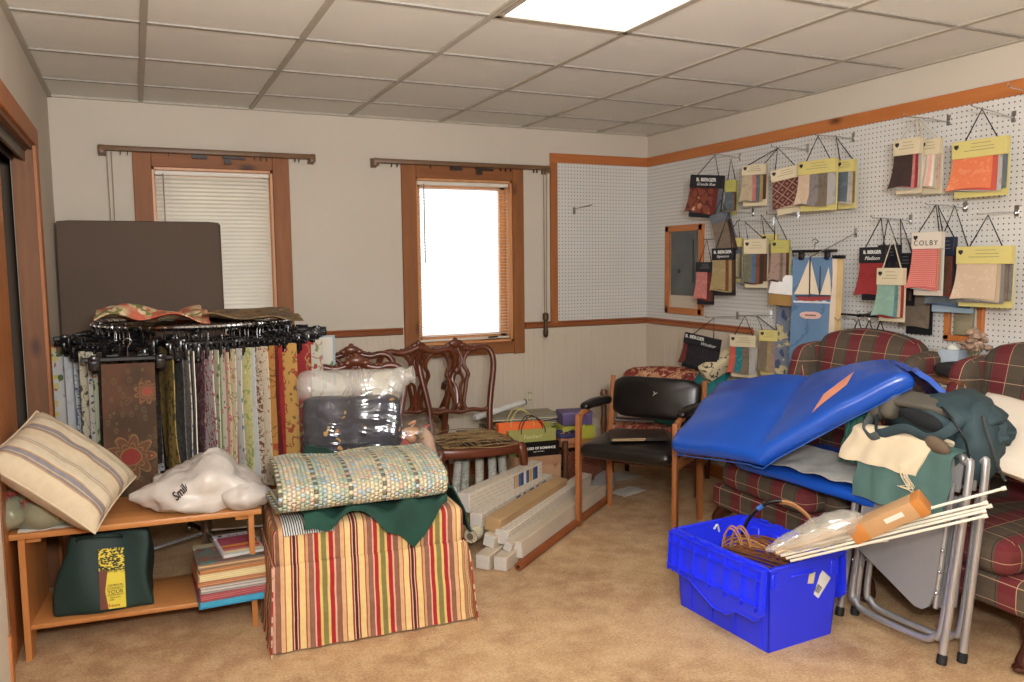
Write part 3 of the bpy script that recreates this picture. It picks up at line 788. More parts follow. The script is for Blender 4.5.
PH = [-95, -86, -77.3, -53.1, -48.9, -45.7, -43.3, -20.6, -15.7, -12.1, -10.4, -8.1, -5.5, -3.2, -.2, 2.5, 4, 5.8, 9, 10.9, 13.8, 16.7, 20.1, 23.2, 25.3, 31.3, 33.4, 41.8, 51.7, 65.5, 77.1]
TW = [14, 10, 10, 0, 0, 0, 0, 30, 26, 20, 20, 26, 26, 26, 28, 28, 26, 26, 28, 26, 26, 26, 26, 24, 24, 24, 22, 20, 14, 6, 0]
for i, ((l, k, ph, tw, w, h), ph, tw) in enumerate(zip(S, PH, TW)):
    q = sample(l, k, D(ph), D(tw), w, h)
    if i in (1, 2): q.location.x += (.05, .085)[i-1]
tb = sample('large brown fabric sample with a big red flower at the front left of the rack', 'brown', D(-33), D(64), .21, .64)
tb.location = V((-.045, 3.845, 1.165)); tb.rotation_euler = (0, .02, .06)
m = mb(); m.box((.20, .012, .035), (.02, -.004, -.765), bev=.003); m.build('bottom_tag', white_card, tb, label='white card strip along the bottom')

# empty clip hangers packed between the samples
for k in range(46):
    a = D(-140+280*k/45+random.uniform(-2, 2)) - PI/2
    t = thing('clip_hanger', 'empty black clip hanger with a chrome hook packed on the round rack', 'hanger', RC+V((RR*math.cos(a), RR*math.sin(a), RZ)), (0, 0, a+random.uniform(-.3, .3)), 'empty clip hangers on the round rack')
    q = HOOK.copy(); COL.objects.link(q); q.parent = t
    b = BAR.copy(); COL.objects.link(b); b.parent = t; b.location.z = random.uniform(-.022, .022)
    for c in CL:
        d = c.copy(); COL.objects.link(d); d.parent = b

# cloths lying on top of the rack
tp1 = floral('print_coral_top', C_(206,196,150), [('damask', C_(196,92,70), 6, .5), ('leaf', C_(226,206,170), 9, .3), ('vine', C_(120,124,70), 8, .02)], bg2=C_(198,104,80))
tp2 = floral('print_bronze_top', C_(132,104,66), [('damask', C_(96,76,50), 9, .5), ('leaf', C_(160,126,84), 10, .25)], bg2=C_(118,100,72))
def topcloth(name, label, mat, x0, x1, y0, y1, amp, seed):
    def f(u, v):
        x = x0+(x1-x0)*u; y = y0+(y1-y0)*v; r = math.hypot(x-RC.x, y-RC.y)
        z = RZ+.022+amp*max(0, fbm(x*5, y*5, seed)+.35)-.06*max(0, r-RR-.03)
        return (x, y, z)
    m = mb(); m.grid(26, 18, f, .005, x1-x0, y1-y0); return tag(m.build(name, mat), label, 'fabric')
topcloth('folded_fabric', 'coral and cream patterned fabric laid on top of the rack at left', tp1, RC.x-.45, RC.x+.03, RC.y-.47, RC.y+.1, .085, 3.1)
topcloth('folded_fabric', 'bronze patterned fabric laid on top of the rack at right', tp2, RC.x+.0, RC.x+.46, RC.y-.44, RC.y+.26, .045, 8.2)

# ------------------------------------------------ pine bench with a lower shelf
BW = .905; BA = -.089
bench_w = wood('bench_pine', rgb(184,120,64), rgb(202,140,84), axis=0, rough=.4)
bench_l = wood('bench_pine_leg', rgb(178,112,58), rgb(196,132,76), axis=2, rough=.4)
BX = V((-.012, 3.605, 0))
bench = thing('shelf_bench', 'low pine bench with a lower shelf standing before the fabric rack', 'bench', BX, BA)
one('box', (BW, .40, .024), (0, 0, .488), bev=.005).build('top', bench_w, bench)
m = mb(); m.box((BW-.06, .34, .02), (0, 0, .122), bev=.004); m.build('lower_shelf', bench_w, bench)
for s in (-1, 1):
    m = mb(); o = [(-.185,.476),(.185,.476),(.185,0),(.13,0),(.11,.05),(.07,.085),(-.07,.085),(-.11,.05),(-.13,0),(-.185,0)]
    m.prism(o, .022, (s*(BW/2-.042), 0, 0), (0, 0, PI/2)); m.build('side_panel', bench_l, bench)
m = mb(); m.box((BW-.13, .02, .05), (0, .15, .45), bev=.003); m.build('apron', bench_w, bench)
m = mb()
for s in (-1, 1): m.box((.05, .33, .024), (s*(BW/2-.078), 0, .464), bev=.003)
m.build('cleat', bench_w, bench)

def onb(x, y, z): # bench coordinates -> world
    c, s = math.cos(BA), math.sin(BA); return V((BX.x+x*c-y*s, BX.y+x*s+y*c, z))

# striped throw pillow tilted on the plastic bags
tick = striped('pillow_ticking', [(.050, C_(206,189,161)), (.006, C_(180,145,110)), (.010, C_(138,128,128)), (.004, C_(196,174,138)), (.018, C_(134,130,138)), (.006, C_(180,143,103)), (.046, C_(207,193,169)), (.004, C_(184,150,114)), (.012, C_(189,174,152)), (.004, C_(165,150,136)), (.02, C_(204,189,165))], axis=1)
def pillow_mb(w, d, h, n=20, seed=0, wr=.01):
    m = mb()
    def f(sg):
        def g(u, v):
            x, y = u*2-1, v*2-1
            k = max(0, (1-abs(x)**3.0)*(1-abs(y)**3.0))**.42
            px = x*w/2*(1-.07*(1-abs(x))*0-.06*abs(y)**2*abs(x)**6*0-.05*(1-y*y)*abs(x)**4)
            py = y*d/2*(1-.05*(1-x*x)*abs(y)**4)
            return (px, py, sg*h/2*k+wr*fbm(x*3, y*3, seed+sg)*k)
        return g
    m.grid(n, n, f(1), 0, w, d); 
    g2 = f(-1); m.grid(n, n, lambda u, v: g2(1-u, v), 0, w, d); return m
pc = V((-.28, 3.46, .722))
# axes: long edge runs down-right, short edge goes back and up
ax = V((.36, -.05, -.31)).normalized(); bx = V((.10, .86, .42)); bx = (bx-ax*bx.dot(ax)).normalized(); nx = ax.cross(bx)
pil = thing('throw_pillow', 'cream throw pillow with tan and blue stripes tilted on the plastic bags', 'pillow', pc, Mx((ax, bx, nx)).transposed().to_euler())
pillow_mb(.455, .41, .16, 22, 2).build('cover', tick, pil)
m = mb(); w_, d_ = .2275, .205
e = [( x*w_*(1-.05*(1-y*y)*abs(x)**4), y*d_*(1-.05*(1-x*x)*abs(y)**4), 0) for x, y in [(-1+.1*i, -1) for i in range(20)]+[(1, -1+.1*i) for i in range(20)]+[(1-.1*i, 1) for i in range(20)]+[(-1, 1-.1*i) for i in range(20)]]
m.tube(e, .0045, 6, True); m.build('piping', solid('pillow_piping', rgb(206,188,160), .85), pil)

def bag_blob(name, mat, parent, r, loc, seed, jit=.16, jsc=7, floor=None, nu=36, nv=22, rot=(0,0,0), fn2=None):
    def fn(p):
        n = mnoise.noise(V((p.x*jsc, p.y*jsc, p.z*jsc))+V((seed, seed, seed)))
        n2 = abs(mnoise.noise(V((p.x*jsc*2.3+seed, p.y*jsc*2.3, p.z*jsc*1.6))))
        q = V(p)*(1+jit*n-jit*.7*n2)
        if floor is not None and q.z < floor: q.z = floor+(q.z-floor)*.05
        return fn2(q) if fn2 else q
    m = mb(); m.ell(r, loc, rot, nu, nv, fn); return m.build(name, mat, parent, ang=70)
film_green = solid('bag_film_khaki', rgb(146,144,118), .32, var=.12, scale=9, bump=1.0, bscale=16)
red_ink = solid('red_ink', rgb(168,34,38), .6, var=0)
bg = thing('plastic_bag', 'khaki grey plastic shopping bag with red lettering under the striped pillow', 'plastic bag', onb(-.375, -.07, .5), BA)
bag_blob('bag_body', film_green, bg, (.17, .15, .155), (.04, 0, .10), 4.2, .22, 9, floor=-.095)
bag_blob('bag_knot', film_green, bg, (.06, .06, .07), (-.075, -.10, .075), 9.2, .3, 18, floor=-.07)
for b, s, x, z, ry in (('Thank', .036, -.035, .155, -.5), ('you', .04, .005, .125, -.5)):
    text(b, s, (x, -.148, z+.01), (1.25, ry, 0), red_ink, bg)
one('box', (.004, .03, .002), (.105, -.137, .05), (.3, 0, 0)).build('red_mark', red_ink, bg)
m = mb(); m.grid(14, 10, lambda u, v: (-.09+u*.24+.02*fbm(u*3, v*3, 1), -.185+v*.2, .002+.012*abs(fbm(u*5, v*5, 2))), .002, .24, .2)
tag(m.build('white_paper', white_card, None, onb(-.33, 0, .5), (0, 0, BA)), 'crumpled white papers under the khaki plastic bag on the bench', 'paper')

film_white = solid('bag_film_white', rgb(202,193,184), .35, var=.06, scale=9, bump=1.0, bscale=20, **{'Subsurface Weight': 0.0})
wbg = thing('plastic_bag', 'white plastic shopping bag lying on the right half of the bench', 'plastic bag', onb(.225, -.05, .5), BA+.05)
def wb_shape(q):
    # a low sprawling bag with a gathered peak and a floppy handle end
    q.z += .05*max(0, 1-((q.x-.05)/.09)**2)*max(0, 1-((q.y-.02)/.12)**2)
    q.z *= 1-.28*max(0, -q.x/.25)
    return q
bag_blob('bag_body', film_white, wbg, (.245, .19, .12), (0, 0, .062), 1.7, .30, 11, floor=-.058, fn2=wb_shape)
bag_blob('bag_end', film_white, wbg, (.10, .08, .06), (.165, -.125, .055), 6.7, .2, 14, floor=-.052)
text('Smiles', .05, (-.075, -.172, .115), (.95, -.25, 1.05), ink, wbg, shear=.2, bold=.001)

# dark green tote on the lower shelf
tote_m = solid('tote_green', rgb(20,48,44), .6, var=.12, scale=5, bump=.1, bscale=300)
tt = thing('tote_bag', 'dark green tote bag with a yellow tree label on the lower bench shelf', 'tote bag', onb(-.155, -.045, .132), BA)
def tote_fn(p):
    k = (p.z+.155)/.31
    return (p.x*(1-.22*k)+.012*math.sin(p.z*18+p.y*9)+.02*k, p.y*(1-.45*k)+.010*math.sin(p.x*22+p.z*8), p.z+.02*fbm(p.x*6, p.y*6)*k)
one('rbox', (.365, .20, .31), .016, 18, (0, 0, .155), (0,0,0), 0, tote_fn, .012).build('bag_body', tote_m, tt)
m = mb(); m.tube(catmull([(-.07,-.03,.27),(-.08,-.08,.30),(-.02,-.10,.315),(.06,-.09,.305),(.08,-.04,.28)], 6), .008, 6, flat=.5); m.build('handle', tote_m, tt)
lab = mb(); lw, lh = .092, .235
def lf(u, v): return ((u-.5)*lw+.038, -.1135+.028*v, .018+lh*v)
def lab_mat():
    g = G('tote_label'); o = g.uv(); q = g.sep(o)
    d = g.vor(g.mapv(o, scale=(1, 1.6, 1)), 110)[0]
    crown = g.step(q[1], .135, .15)
    leaf = g.step(d, .62, .52)
    c = g.mix(g.math('MULTIPLY', crown, leaf), rgb(226,206,66), rgb(36,46,28))
    tr = g.math('MULTIPLY', g.math('LESS_THAN', q[0], g.math('ADD', .02, g.math('MULTIPLY', g.math('ABSOLUTE', g.math('SUBTRACT', q[1], .07)), .14))), g.math('LESS_THAN', q[1], .15))
    c = g.mix(tr, c, rgb(112,62,46))
    return g.done(c, .5)
lab.grid(6, 12, lf, .002, lw, lh); lb = lab.build('printed_label', lab_mat(), tt, label='yellow printed label with a leafy tree')
tilt = math.atan2(lh, .028)
def lt(b, s, x, v, mat=ink): text(b, s, (.038+x, -.1145+.028*v-.0006, .018+lh*v), (tilt, 0, 0), mat, lb)
lt('CELEBRATE', .0105, .010, .385); lt('CONNECT', .0125, .010, .335); lt('YOUR', .021, .010, .275); lt('COMMUNITY', .0095, .010, .225); lt('share more', .008, .010, .185); lt('today', .008, -.004, .15)
lt('Shaws', .02, .0, .055, red_ink)

# stack of sample books on the shelf
def book(name, label, size, loc, rot, cover, page, parent=None, extra=None):
    t = thing(name, label, 'sample book', loc, rot, 'sample books stacked on the lower bench shelf')
    w, d, h = size
    one('box', (w, d, .003), (0, 0, .0015)).build('back_cover', cover, t)
    m = mb(); m.box((w-.008, d-.006, h-.006), (0, 0, h/2), bev=.001, seg=1); m.build('pages', page, t)
    m = mb(); m.box((w, d, .003), (0, 0, h-.0015)); m.build('front_cover', cover, t)
    if extra: extra(t, w, d, h)
    return t
bx0 = onb(.325, -.115, .132); zz = bx0.z
def pg(name, cols): return striped(name, [(.004, c) for c in cols], axis=1, rough=.8, wob=.0006, bump=.05)
stackdef = [
 ('bright blue sample book at the bottom of the stack on the bench shelf', .020, C_(60,160,196), [C_(70,170,204), C_(60,150,190)], 0),
 ('pink edged sample book second from the bottom of the stack', .022, C_(170,84,92), [C_(190,110,112), C_(150,70,80)], .03),
 ('grey lettered sample book in the middle of the stack', .022, C_(170,164,156), [C_(190,186,180), C_(140,134,130), C_(200,196,190)], -.02),
 ('rust edged sample book above the grey one', .014, C_(170,104,72), [C_(176,110,80), C_(200,150,110)], .02),
 ('cream edged sample book near the top of the stack', .022, C_(224,208,160), [C_(226,212,170), C_(210,190,140)], -.01),
 ('tan edged sample book below the top big one', .014, C_(186,130,84), [C_(190,140,96), C_(170,110,70)], .03)]
for i, (l, h, cv, pgs, r) in enumerate(stackdef):
    h *= 1.3
    book('sample_book', l, (.275+.01*(i%2), .245, h), (bx0.x+.004*(i%3), bx0.y+.004*i, zz), BA-.02+r+.12, solid('cover_%d' % i, cv, .5), pg('pages_%d' % i, pgs)); zz += h*1.0+.0006
mauve = floral('print_top_book', C_(116,82,72), [('damask', C_(88,112,104), 7, .5), ('flower', C_(140,92,84), 9, .25)])
def top_extra(t, w, d, h):
    one('box', (w, .052, .002), (0, d/2-.026, h+.001)).build('header_card', solid('header_sage', rgb(176,170,140), .6), t)
    one('box', (w-.02, d-.06, .004), (0, -.026, h+.002)).build('fabric_layer', mauve, t)
    one('box', (.10, .03, .0025), (.01, d/2-.026, h+.0022)).build('title_label', solid('label_grey', rgb(196,194,186), .6), t)
book('sample_book', 'big sample book with a mottled mauve cover at the top of the stack', (.285, .25, .02), (bx0.x+.005, bx0.y+.024, zz), BA+.10, solid('cover_top', rgb(120,112,98), .5), pg('pages_top', [C_(200,180,140), C_(170,120,80)]), None, top_extra); zz += .026
def small_extra(t, w, d, h):
    one('box', (w, .042, .003), (0, d/2-.021, h+.0015)).build('header_card', solid('header_lilac', rgb(212,206,208), .6), t)
    text('DUBIN', .02, (.012, d/2-.024, h+.0032), (0, 0, 0), ink, t, spacing=1.3)
    m = mb(); m.prism([(-.009,.006),(.009,.006),(.009,-.002),(0,-.011),(-.009,-.002)], .001, (-.055, d/2-.018, h+.0035), (-PI/2, 0, 0)); m.build('shield_mark', ink, t)
    one('box', (w-.016, .092, .003), (.003, .032, h+.0015)).build('fabric_layer', floral('print_rose_plum', C_(150,60,78), [('damask', C_(160,76,90), 12, .5)]), t)
    for k, c in enumerate((C_(206,140,70), C_(176,74,48), C_(196,120,124), C_(226,214,160), C_(196,204,200))):
        one('box', (w-.016, .022, .003), (.003, -.026-.020*k, h+.0012-.0003*k)).build('fabric_layer', solid('swatch_s%d' % k, c, .8), t)
book('sample_book', 'small sample book with a plum cover lying askew on top of the stack', (.165, .225, .016), (bx0.x+.035, bx0.y+.045, zz), (.05, .02, BA+.20), solid('cover_small', rgb(206,200,204), .5), pg('pages_small', [C_(226,222,218), C_(206,196,196)]), None, small_extra)
# ================================================================ ottoman, rug, carved chairs
OX = V((.822, 3.345, 0)); OA = -.05
ott_items = [(0.0149, C_(158, 30, 34)), (0.0099, C_(204, 178, 110)), (0.0198, C_(124, 116, 68)), (0.0099, C_(206, 180, 116)), (0.0173, C_(156, 28, 32)), (0.0074, C_(206, 160, 140)), (0.0173, C_(134, 90, 72)), (0.0025, C_(70, 56, 40)), (0.0149, C_(204, 164, 124)), (0.0040, C_(160, 60, 50)), (0.0208, C_(216, 192, 134)), (0.0064, C_(132, 30, 34)), (0.0035, C_(214, 180, 150)), (0.0109, C_(74, 22, 28)), (0.0035, C_(214, 180, 150)), (0.0064, C_(132, 30, 34)), (0.0223, C_(214, 190, 132)), (0.0040, C_(160, 60, 50)), (0.0099, C_(190, 148, 110)), (0.0025, C_(80, 62, 44)), (0.0168, C_(136, 92, 78)), (0.0059, C_(210, 168, 146))]
ott_m = striped('ottoman_stripe', ott_items, 0, .85, .003)
ott = thing('ottoman', 'striped red, cream and olive skirted ottoman under the folded rug', 'ottoman', OX, OA)
one('rbox', (.77, .50, .17), .035, 12, (0, 0, .40), (0,0,0), .018).build('cushion_top', ott_m, ott)
def skirt():
    m = mb(); w, d = .775, .505
    per = []
    N = 30
    for i in range(N): per.append((-w/2+w*i/N, -d/2, 0, -1))
    for i in range(N): per.append((w/2, -d/2+d*i/N, 1, 0))
    for i in range(N): per.append((w/2-w*i/N, d/2, 0, 1))
    for i in range(N): per.append((-w/2, d/2-d*i/N, -1, 0))
    per.append(per[0])
    n = len(per)-1
    def f(u, v):
        i = int(round(u*n)); x, y, nx_, ny_ = per[i]
        fl = .012*v**1.4 + .004*math.sin(i*1.3)*v + .003*math.sin(v*13)
        edge = min(i % N, N-i % N)/N
        k = 1.0
        return (x+(nx_*fl)+(x/w*.018*v), y+(ny_*fl)+(y/d*.018*v), .335-.325*v+.002*math.sin(v*11))
    def uvf(u, v):
        i = int(round(u*n)); x, y, nx_, ny_ = per[min(i, n)]
        return ((x if nx_ == 0 else y+.3), v*.33)
    m.grid(n, 12, f, .006, 1, 1, uvf)
    return m
skirt().build('skirt', ott_m, ott, ang=60)
for sx in (-1, 1):
    m = mb(); m.grid(4, 8, lambda u, v: (sx*(.390+.020*v+.004), -.262-.018*v+(u-.5)*.05*(.3+v), .30-.292*v), .005, .08, .3)
    m.build('corner_pleat', ott_m, ott)
m = mb(); e = [(-.387,-.252,.335),(.387,-.252,.335),(.387,.252,.335),(-.387,.252,.335)]
for a, b in zip(e, e[1:]+e[:1]): m.tube([a, b], .006, 6)
m.build('welt', ott_m, ott)
def ono(x, y, z):
    c, s = math.cos(OA), math.sin(OA); return V((OX.x+x*c-y*s, OX.y+x*s+y*c, z))
# ticking and dark green cloth on the ottoman
ticking = striped('ticking_cloth', [(.005, C_(228,226,222)), (.004, C_(52,56,70))], 0, .85, .002)
m = mb()
def tk(u, v):
    x = -.345+.19*u; yy = -.272+.24*v; z = .492+.010*abs(fbm(x*6, v*3, 4))
    if v < .25: z -= .03*(1-v/.25)
    return (x, yy, z)
m.grid(20, 10, tk, .004, .19, .28); tag(m.build('ticking_cloth', ticking, None, OX, (0, 0, OA)), 'black and white ticking cloth peeking out under the green cloth on the ottoman', 'cloth')
green_m = solid('green_cloth', rgb(18,62,50), .85, var=.18, scale=7, bump=.2, bscale=60)
def gcloth(u, v):
    x = -.27+.57*u; tip = max(0, 1-abs(x-.155)/.14); side = 0
    L = .035+.02*math.sin(x*19)+.135*tip
    s_ = v*(.34+L)
    z0 = .530+.022*fbm(x*7, v*5, 1)+.015*math.sin(x*34+v*4)
    if s_ < .34: y = .06-s_; z = z0
    else: y = -.28-.022*math.sin((s_-.34)*8)-.016*math.sin(x*40)*min(1, (s_-.34)*9); z = z0-(s_-.34)
    z += .006*math.sin(x*60+v*9)
    return (x, y, z)
m = mb(); m.grid(44, 30, gcloth, .006, .76, .5)
tag(m.build('green_cloth', green_m, None, OX, (0, 0, OA), ang=70), 'dark green cloth draped over the ottoman under the rug with a hanging point', 'cloth')
m = mb(); m.grid(14, 16, lambda u, v: (.31+.085*v+.05*math.sin(v*1.5)+.012*fbm(u*4, v*5, 2), -.12+.24*u-.03*v, .535-.34*max(0, v-.35)**1.2+.01*fbm(u*6, v*4, 3)), .006, .24, .3)
tag(m.build('green_cloth', green_m, None, OX, (0, 0, OA), ang=70), 'corner of dark green cloth hanging at the right side of the ottoman', 'cloth')
def gbit(u, v): return (-.16+.30*u, .06+.14*v, .63+.06*math.sin(v*3)-.05*u+.012*fbm(u*4, v*4, 2))

# braided rag rug, folded over on itself
def rug_mat():
    g = G('braided_rug'); o = g.uv(); q = g.sep(o); S = .018
    row = g.math('FLOOR', g.math('DIVIDE', q[0], S*.92)); off = g.math('MULTIPLY', g.math('MODULO', row, 2), .5)
    fx = g.math('SUBTRACT', g.math('FRACT', g.math('DIVIDE', q[0], S*.92)), .5)
    yy = g.math('ADD', g.math('DIVIDE', q[1], S*1.05), off); fy = g.math('SUBTRACT', g.math('FRACT', yy), .5)
    cell = g.comb(row, g.math('FLOOR', yy), 0)
    wn = g.n('ShaderNodeTexWhiteNoise', noise_dimensions='3D'); g.put(wn.inputs['Vector'], cell); rnd = wn.outputs['Value']
    # each row of stitches has its own colour pair
    rr = g.n('ShaderNodeTexWhiteNoise', noise_dimensions='1D'); g.put(rr.inputs['W'], row); rowr = rr.outputs['Value']
    base = g.ramp(rowr, [(0, C_(214,206,170)), (.28, C_(222,212,180)), (.42, C_(184,198,178)), (.56, C_(206,198,160)), (.68, C_(172,190,196)), (.78, C_(224,206,182)), (.9, C_(196,200,166))], 'CONSTANT')
    alt = g.ramp(rnd, [(0, C_(228,220,192)), (.5, C_(176,194,178)), (.62, C_(214,184,160)), (.70, C_(184,200,206)), (.82, C_(226,216,186))], 'CONSTANT')
    c = g.mix(g.math('GREATER_THAN', rnd, .52), base, alt)
    dark = g.math('MULTIPLY', g.math('LESS_THAN', g.math('MODULO', row, 8), 1.0), g.math('GREATER_THAN', g.math('FRACT', g.math('MULTIPLY', yy, .5)), .5))
    c = g.mix(g.math('MULTIPLY', dark, .8), c, C_(84,78,64))
    d = g.math('SQRT', g.math('ADD', g.math('MULTIPLY', fx, fx), g.math('MULTIPLY', fy, fy)))
    h = g.step(d, .62, .25)
    c = g.mix(g.step(d, .50, .70), c, C_(140,136,114))
    g.bump(h, 1.0, .010); return g.done(c, .9)
def rugf(u, v):
    # v runs along the folded profile: bottom layer forward, round the front fold, top layer back
    x = -.385+.665*u; L1, R_, L2 = .30, .056, .36; s_ = v*(L1+PI*R_+L2)
    sl = .085*(u-.1)
    if s_ < L1: y, z = .05-s_, .0
    elif s_ < L1+PI*R_: a = (s_-L1)/R_; y, z = .05-L1-R_*math.sin(a), R_*(1-math.cos(a))
    else: d = s_-L1-PI*R_; y, z = .05-L1+d, 2*R_+.02*math.sin(min(1, d/.3)*PI)+.07*d
    z += .012*fbm(u*4, v*3, 5)
    return (x+.03*v, y, z+.548)
m = mb(); m.grid(60, 50, rugf, .014, .665, .82)
tag(m.build('braided_rug', rug_mat(), None, OX, (0, 0, OA+.02), ang=70), 'folded cream and pale blue braided rag rug on top of the striped ottoman', 'rug')

# ------------------------------------------------ carved chairs
mahog = wood('carved_mahogany', rgb(78,38,22), rgb(108,56,32), axis=2, rough=.3)
mahog_h = wood('carved_mahogany_rail', rgb(84,40,24), rgb(114,58,34), axis=0, rough=.3)
jute = solid('jute_webbing', rgb(112,84,52), .9, var=.3, scale=30, bump=.4, bscale=150)
twine = solid('twine', rgb(150,122,82), .9, var=.2, scale=40); old_dark = solid('old_burlap_dark', rgb(58,44,32), .95, var=.3, scale=30)
def back_at(x, z):
    """chair back plane: raked, slightly concave"""
    k = max(0, z-.42); return V((x, .20+.13*k+.10*k*k-.10*x*x*1.5, z))
def both(m, pts, r, n=5, seg=8, flat=1.0):
    for s in (1, -1): m.tube([back_at(s*p.x, p.z) for p in catmull([(x, 0, z) for x, z in pts], n)], r, seg, flat=flat)
def carved_chair(label, loc, rot, arms=False, seat=True, group=None):
    t = thing('carved_chair', label, 'chair', loc, rot, group)
    m = mb()
    both(m, [(.185,.43),(.19,.52),(.196,.60),(.212,.70),(.232,.80),(.240,.87),(.232,.925),(.205,.955),(.165,.962),(.11,.952),(.06,.962),(.0,.985)], .0195, 5, 10)
    both(m, [(.195,.592),(.15,.575),(.08,.583),(.0,.572)], .014, 5)
    m.build('back_frame', mahog, t)
    m = mb()
    m.ell((.05,.016,.026), back_at(0, .985)+V((0,-.012,.006)), nu=12, nv=8); m.ell((.026,.016,.018), back_at(.045, .972)+V((0,-.012,.008))); m.ell((.026,.016,.018), back_at(-.045, .972)+V((0,-.012,.008)))
    m.ell((.018,.014,.022), back_at(0, 1.0)+V((0,-.008,.008)))
    for s in (-1, 1):
        for k in range(3): m.ell((.014,.012,.01), back_at(s*(.075+.026*k), .962-.004*k)+V((0,-.012,.012)), nu=8, nv=6)
    m.build('crest_carving', mahog, t)
    m = mb()
    W = lambda pts, k=.80: [(x*(k if z < .93 else k+(1-k)*(z-.93)/.03 if z < .96 else 1), z) for x, z in pts]
    both(m, W([(.115,.948),(.088,.925),(.062,.885),(.060,.850),(.080,.822),(.086,.795),(.074,.772),(.066,.750),(.058,.715),(.044,.67),(.036,.635),(.040,.605),(.058,.585)]), .0130, 4)
    both(m, W([(.012,.965),(.036,.925),(.048,.89),(.030,.855),(-.006,.825),(-.036,.795),(-.042,.765),(-.022,.735),(-.012,.69),(-.014,.64),(-.016,.585)]), .0105, 4)
    both(m, W([(.0,.955),(.012,.92),(.014,.88),(.0,.85)]), .009, 4)
    both(m, W([(.05,.69),(.03,.66),(.012,.70),(.02,.745)]), .008, 4)
    m.ell((.026,.016,.026), back_at(0, .826)+V((0,-.006,0))); m.ell((.024,.014,.03), back_at(0, .605)+V((0,-.004,0)))
    for s in (-1, 1): m.ell((.015,.013,.02), back_at(s*.068, .80)+V((0,-.004,0)))
    m.build('splat', mahog, t)
    # seat rails: serpentine front
    m = mb(); fw, bw, z = .25, .19, .415
    fr = catmull([(-fw,-.19,z),(-.15,-.215,z),(0,-.228,z),(.15,-.215,z),(fw,-.19,z)], 4)
    for a, b in ((fr, .03), ([(-fw,-.19,z),(-.225,.0,z),(-bw,.20,z)], .027), ([(fw,-.19,z),(.225,.0,z),(bw,.20,z)], .027), ([(-bw,.20,z),(bw,.20,z)], .025)):
        m.tube(a, b, 8, flat=.65)
    m.build('seat_frame', mahog_h, t)
    if seat:
        m = mb()
        m.grid(16, 14, lambda u, v: ((u-.5)*2*(fw-.02-(fw-bw)*v), -.20+.39*v, .432+.012*fbm(u*6, v*6, 3)-.03*math.sin(u*PI)*math.sin(v*PI)), .006, .5, .4)
        m.build('torn_webbing', jute, t)
        m = mb(); rd = random.Random(5)
        for i in range(22):
            y = -.20+.38*rd.random(); a = rd.uniform(-.12, .12)
            m.tube(catmull([(-.22, y, .447), (-.1, y+a*.5+rd.uniform(-.02,.02), .452+rd.uniform(-.01,.014)), (.06, y+a, .45+rd.uniform(-.006,.014)), (.21, y+a*.6, .447)], 3), .0028, 5)
        for i in range(12):
            x = rd.uniform(-.2, .2); m.tube(catmull([(x, -.215, .45), (x+rd.uniform(-.03,.03), -.05, .456), (x*.85, .18, .447)], 3), .0028, 5)
        m.build('twine', twine, t)
        m = mb()
        for x in (-.05, .06, .14): m.grid(4, 4, lambda u, v: (x+(u-.5)*.07, -.15+.08*v, .4475+.002*fbm(u*3, v*3, x*9)), .003)
        m.build('torn_patch', old_dark, t)
        m = mb(); rd = random.Random(9)
        for i in range(16):
            x = rd.uniform(-.2,.2); m.tube(catmull([(x, rd.uniform(-.16,.1), .41), (x+.05*rd.uniform(-1,1), rd.uniform(-.12,.1), .375), (x+.1*rd.uniform(-1,1), rd.uniform(-.12,.1), .40)], 3), .003, 5)
        m.build('sagging_springs', solid('spring_grey', rgb(120,116,104), .5, .5), t)
    else:
        one('rbox', (.46, .40, .07), .03, 8, (0, -.005, .445), (0,0,0), .015).build('seat_pad', jute, t)
    for s in (-1, 1):
        m = mb(); m.tube(catmull([(s*.232,-.175,.435),(s*.252,-.20,.37),(s*.255,-.205,.29),(s*.243,-.19,.18),(s*.236,-.185,.08),(s*.246,-.20,.018)], 5), [.030,.034,.036,.034,.031,.028,.026,.024,.022,.021,.020,.019,.018,.018,.018,.019,.02,.022,.024,.026,.026,.026,.026,.026,.026,.026], 10)
        m.ell((.028,.034,.012), (s*.246, -.205, .012)); m.build('leg', mahog, t)
    for s in (-1, 1):
        m = mb(); m.tube(catmull([(s*.185,.205,.43),(s*.187,.215,.28),(s*.19,.245,.12),(s*.195,.285,.0)], 5), [.021,.018,.017], 8); m.build('leg', mahog, t)
    if arms:
        for s in (-1, 1):
            m = mb(); m.tube(catmull([back_at(s*.205,.70),(s*.25,.17,.71),(s*.285,.04,.695),(s*.29,-.06,.70),(s*.285,-.095,.685),(s*.27,-.08,.665)], 5), [.015,.016,.019,.021,.02,.016], 8)
            m.tube(catmull([(s*.285,-.03,.69),(s*.275,-.02,.62),(s*.245,-.05,.53),(s*.245,-.06,.44)], 5), .016, 8); m.build('arm', mahog, t)
    return t
carved_chair('carved mahogany side chair with a torn twine seat facing the room', (1.765, 4.42, 0), (0, 0, -.07))
carved_chair('carved mahogany armchair with its back to the room below the bright window', (1.545, 4.975, 0), (0, 0, PI-.04), True, False)
carved_chair('carved chair hidden behind the bagged dark cushion', (.955, 3.83, 0), (0, 0, -.2), False, False)
carved_chair('carved chair behind the bagged cushion with a cream swirl cushion on it', (1.06, 4.37, 0), (0, 0, -.2), False, False)

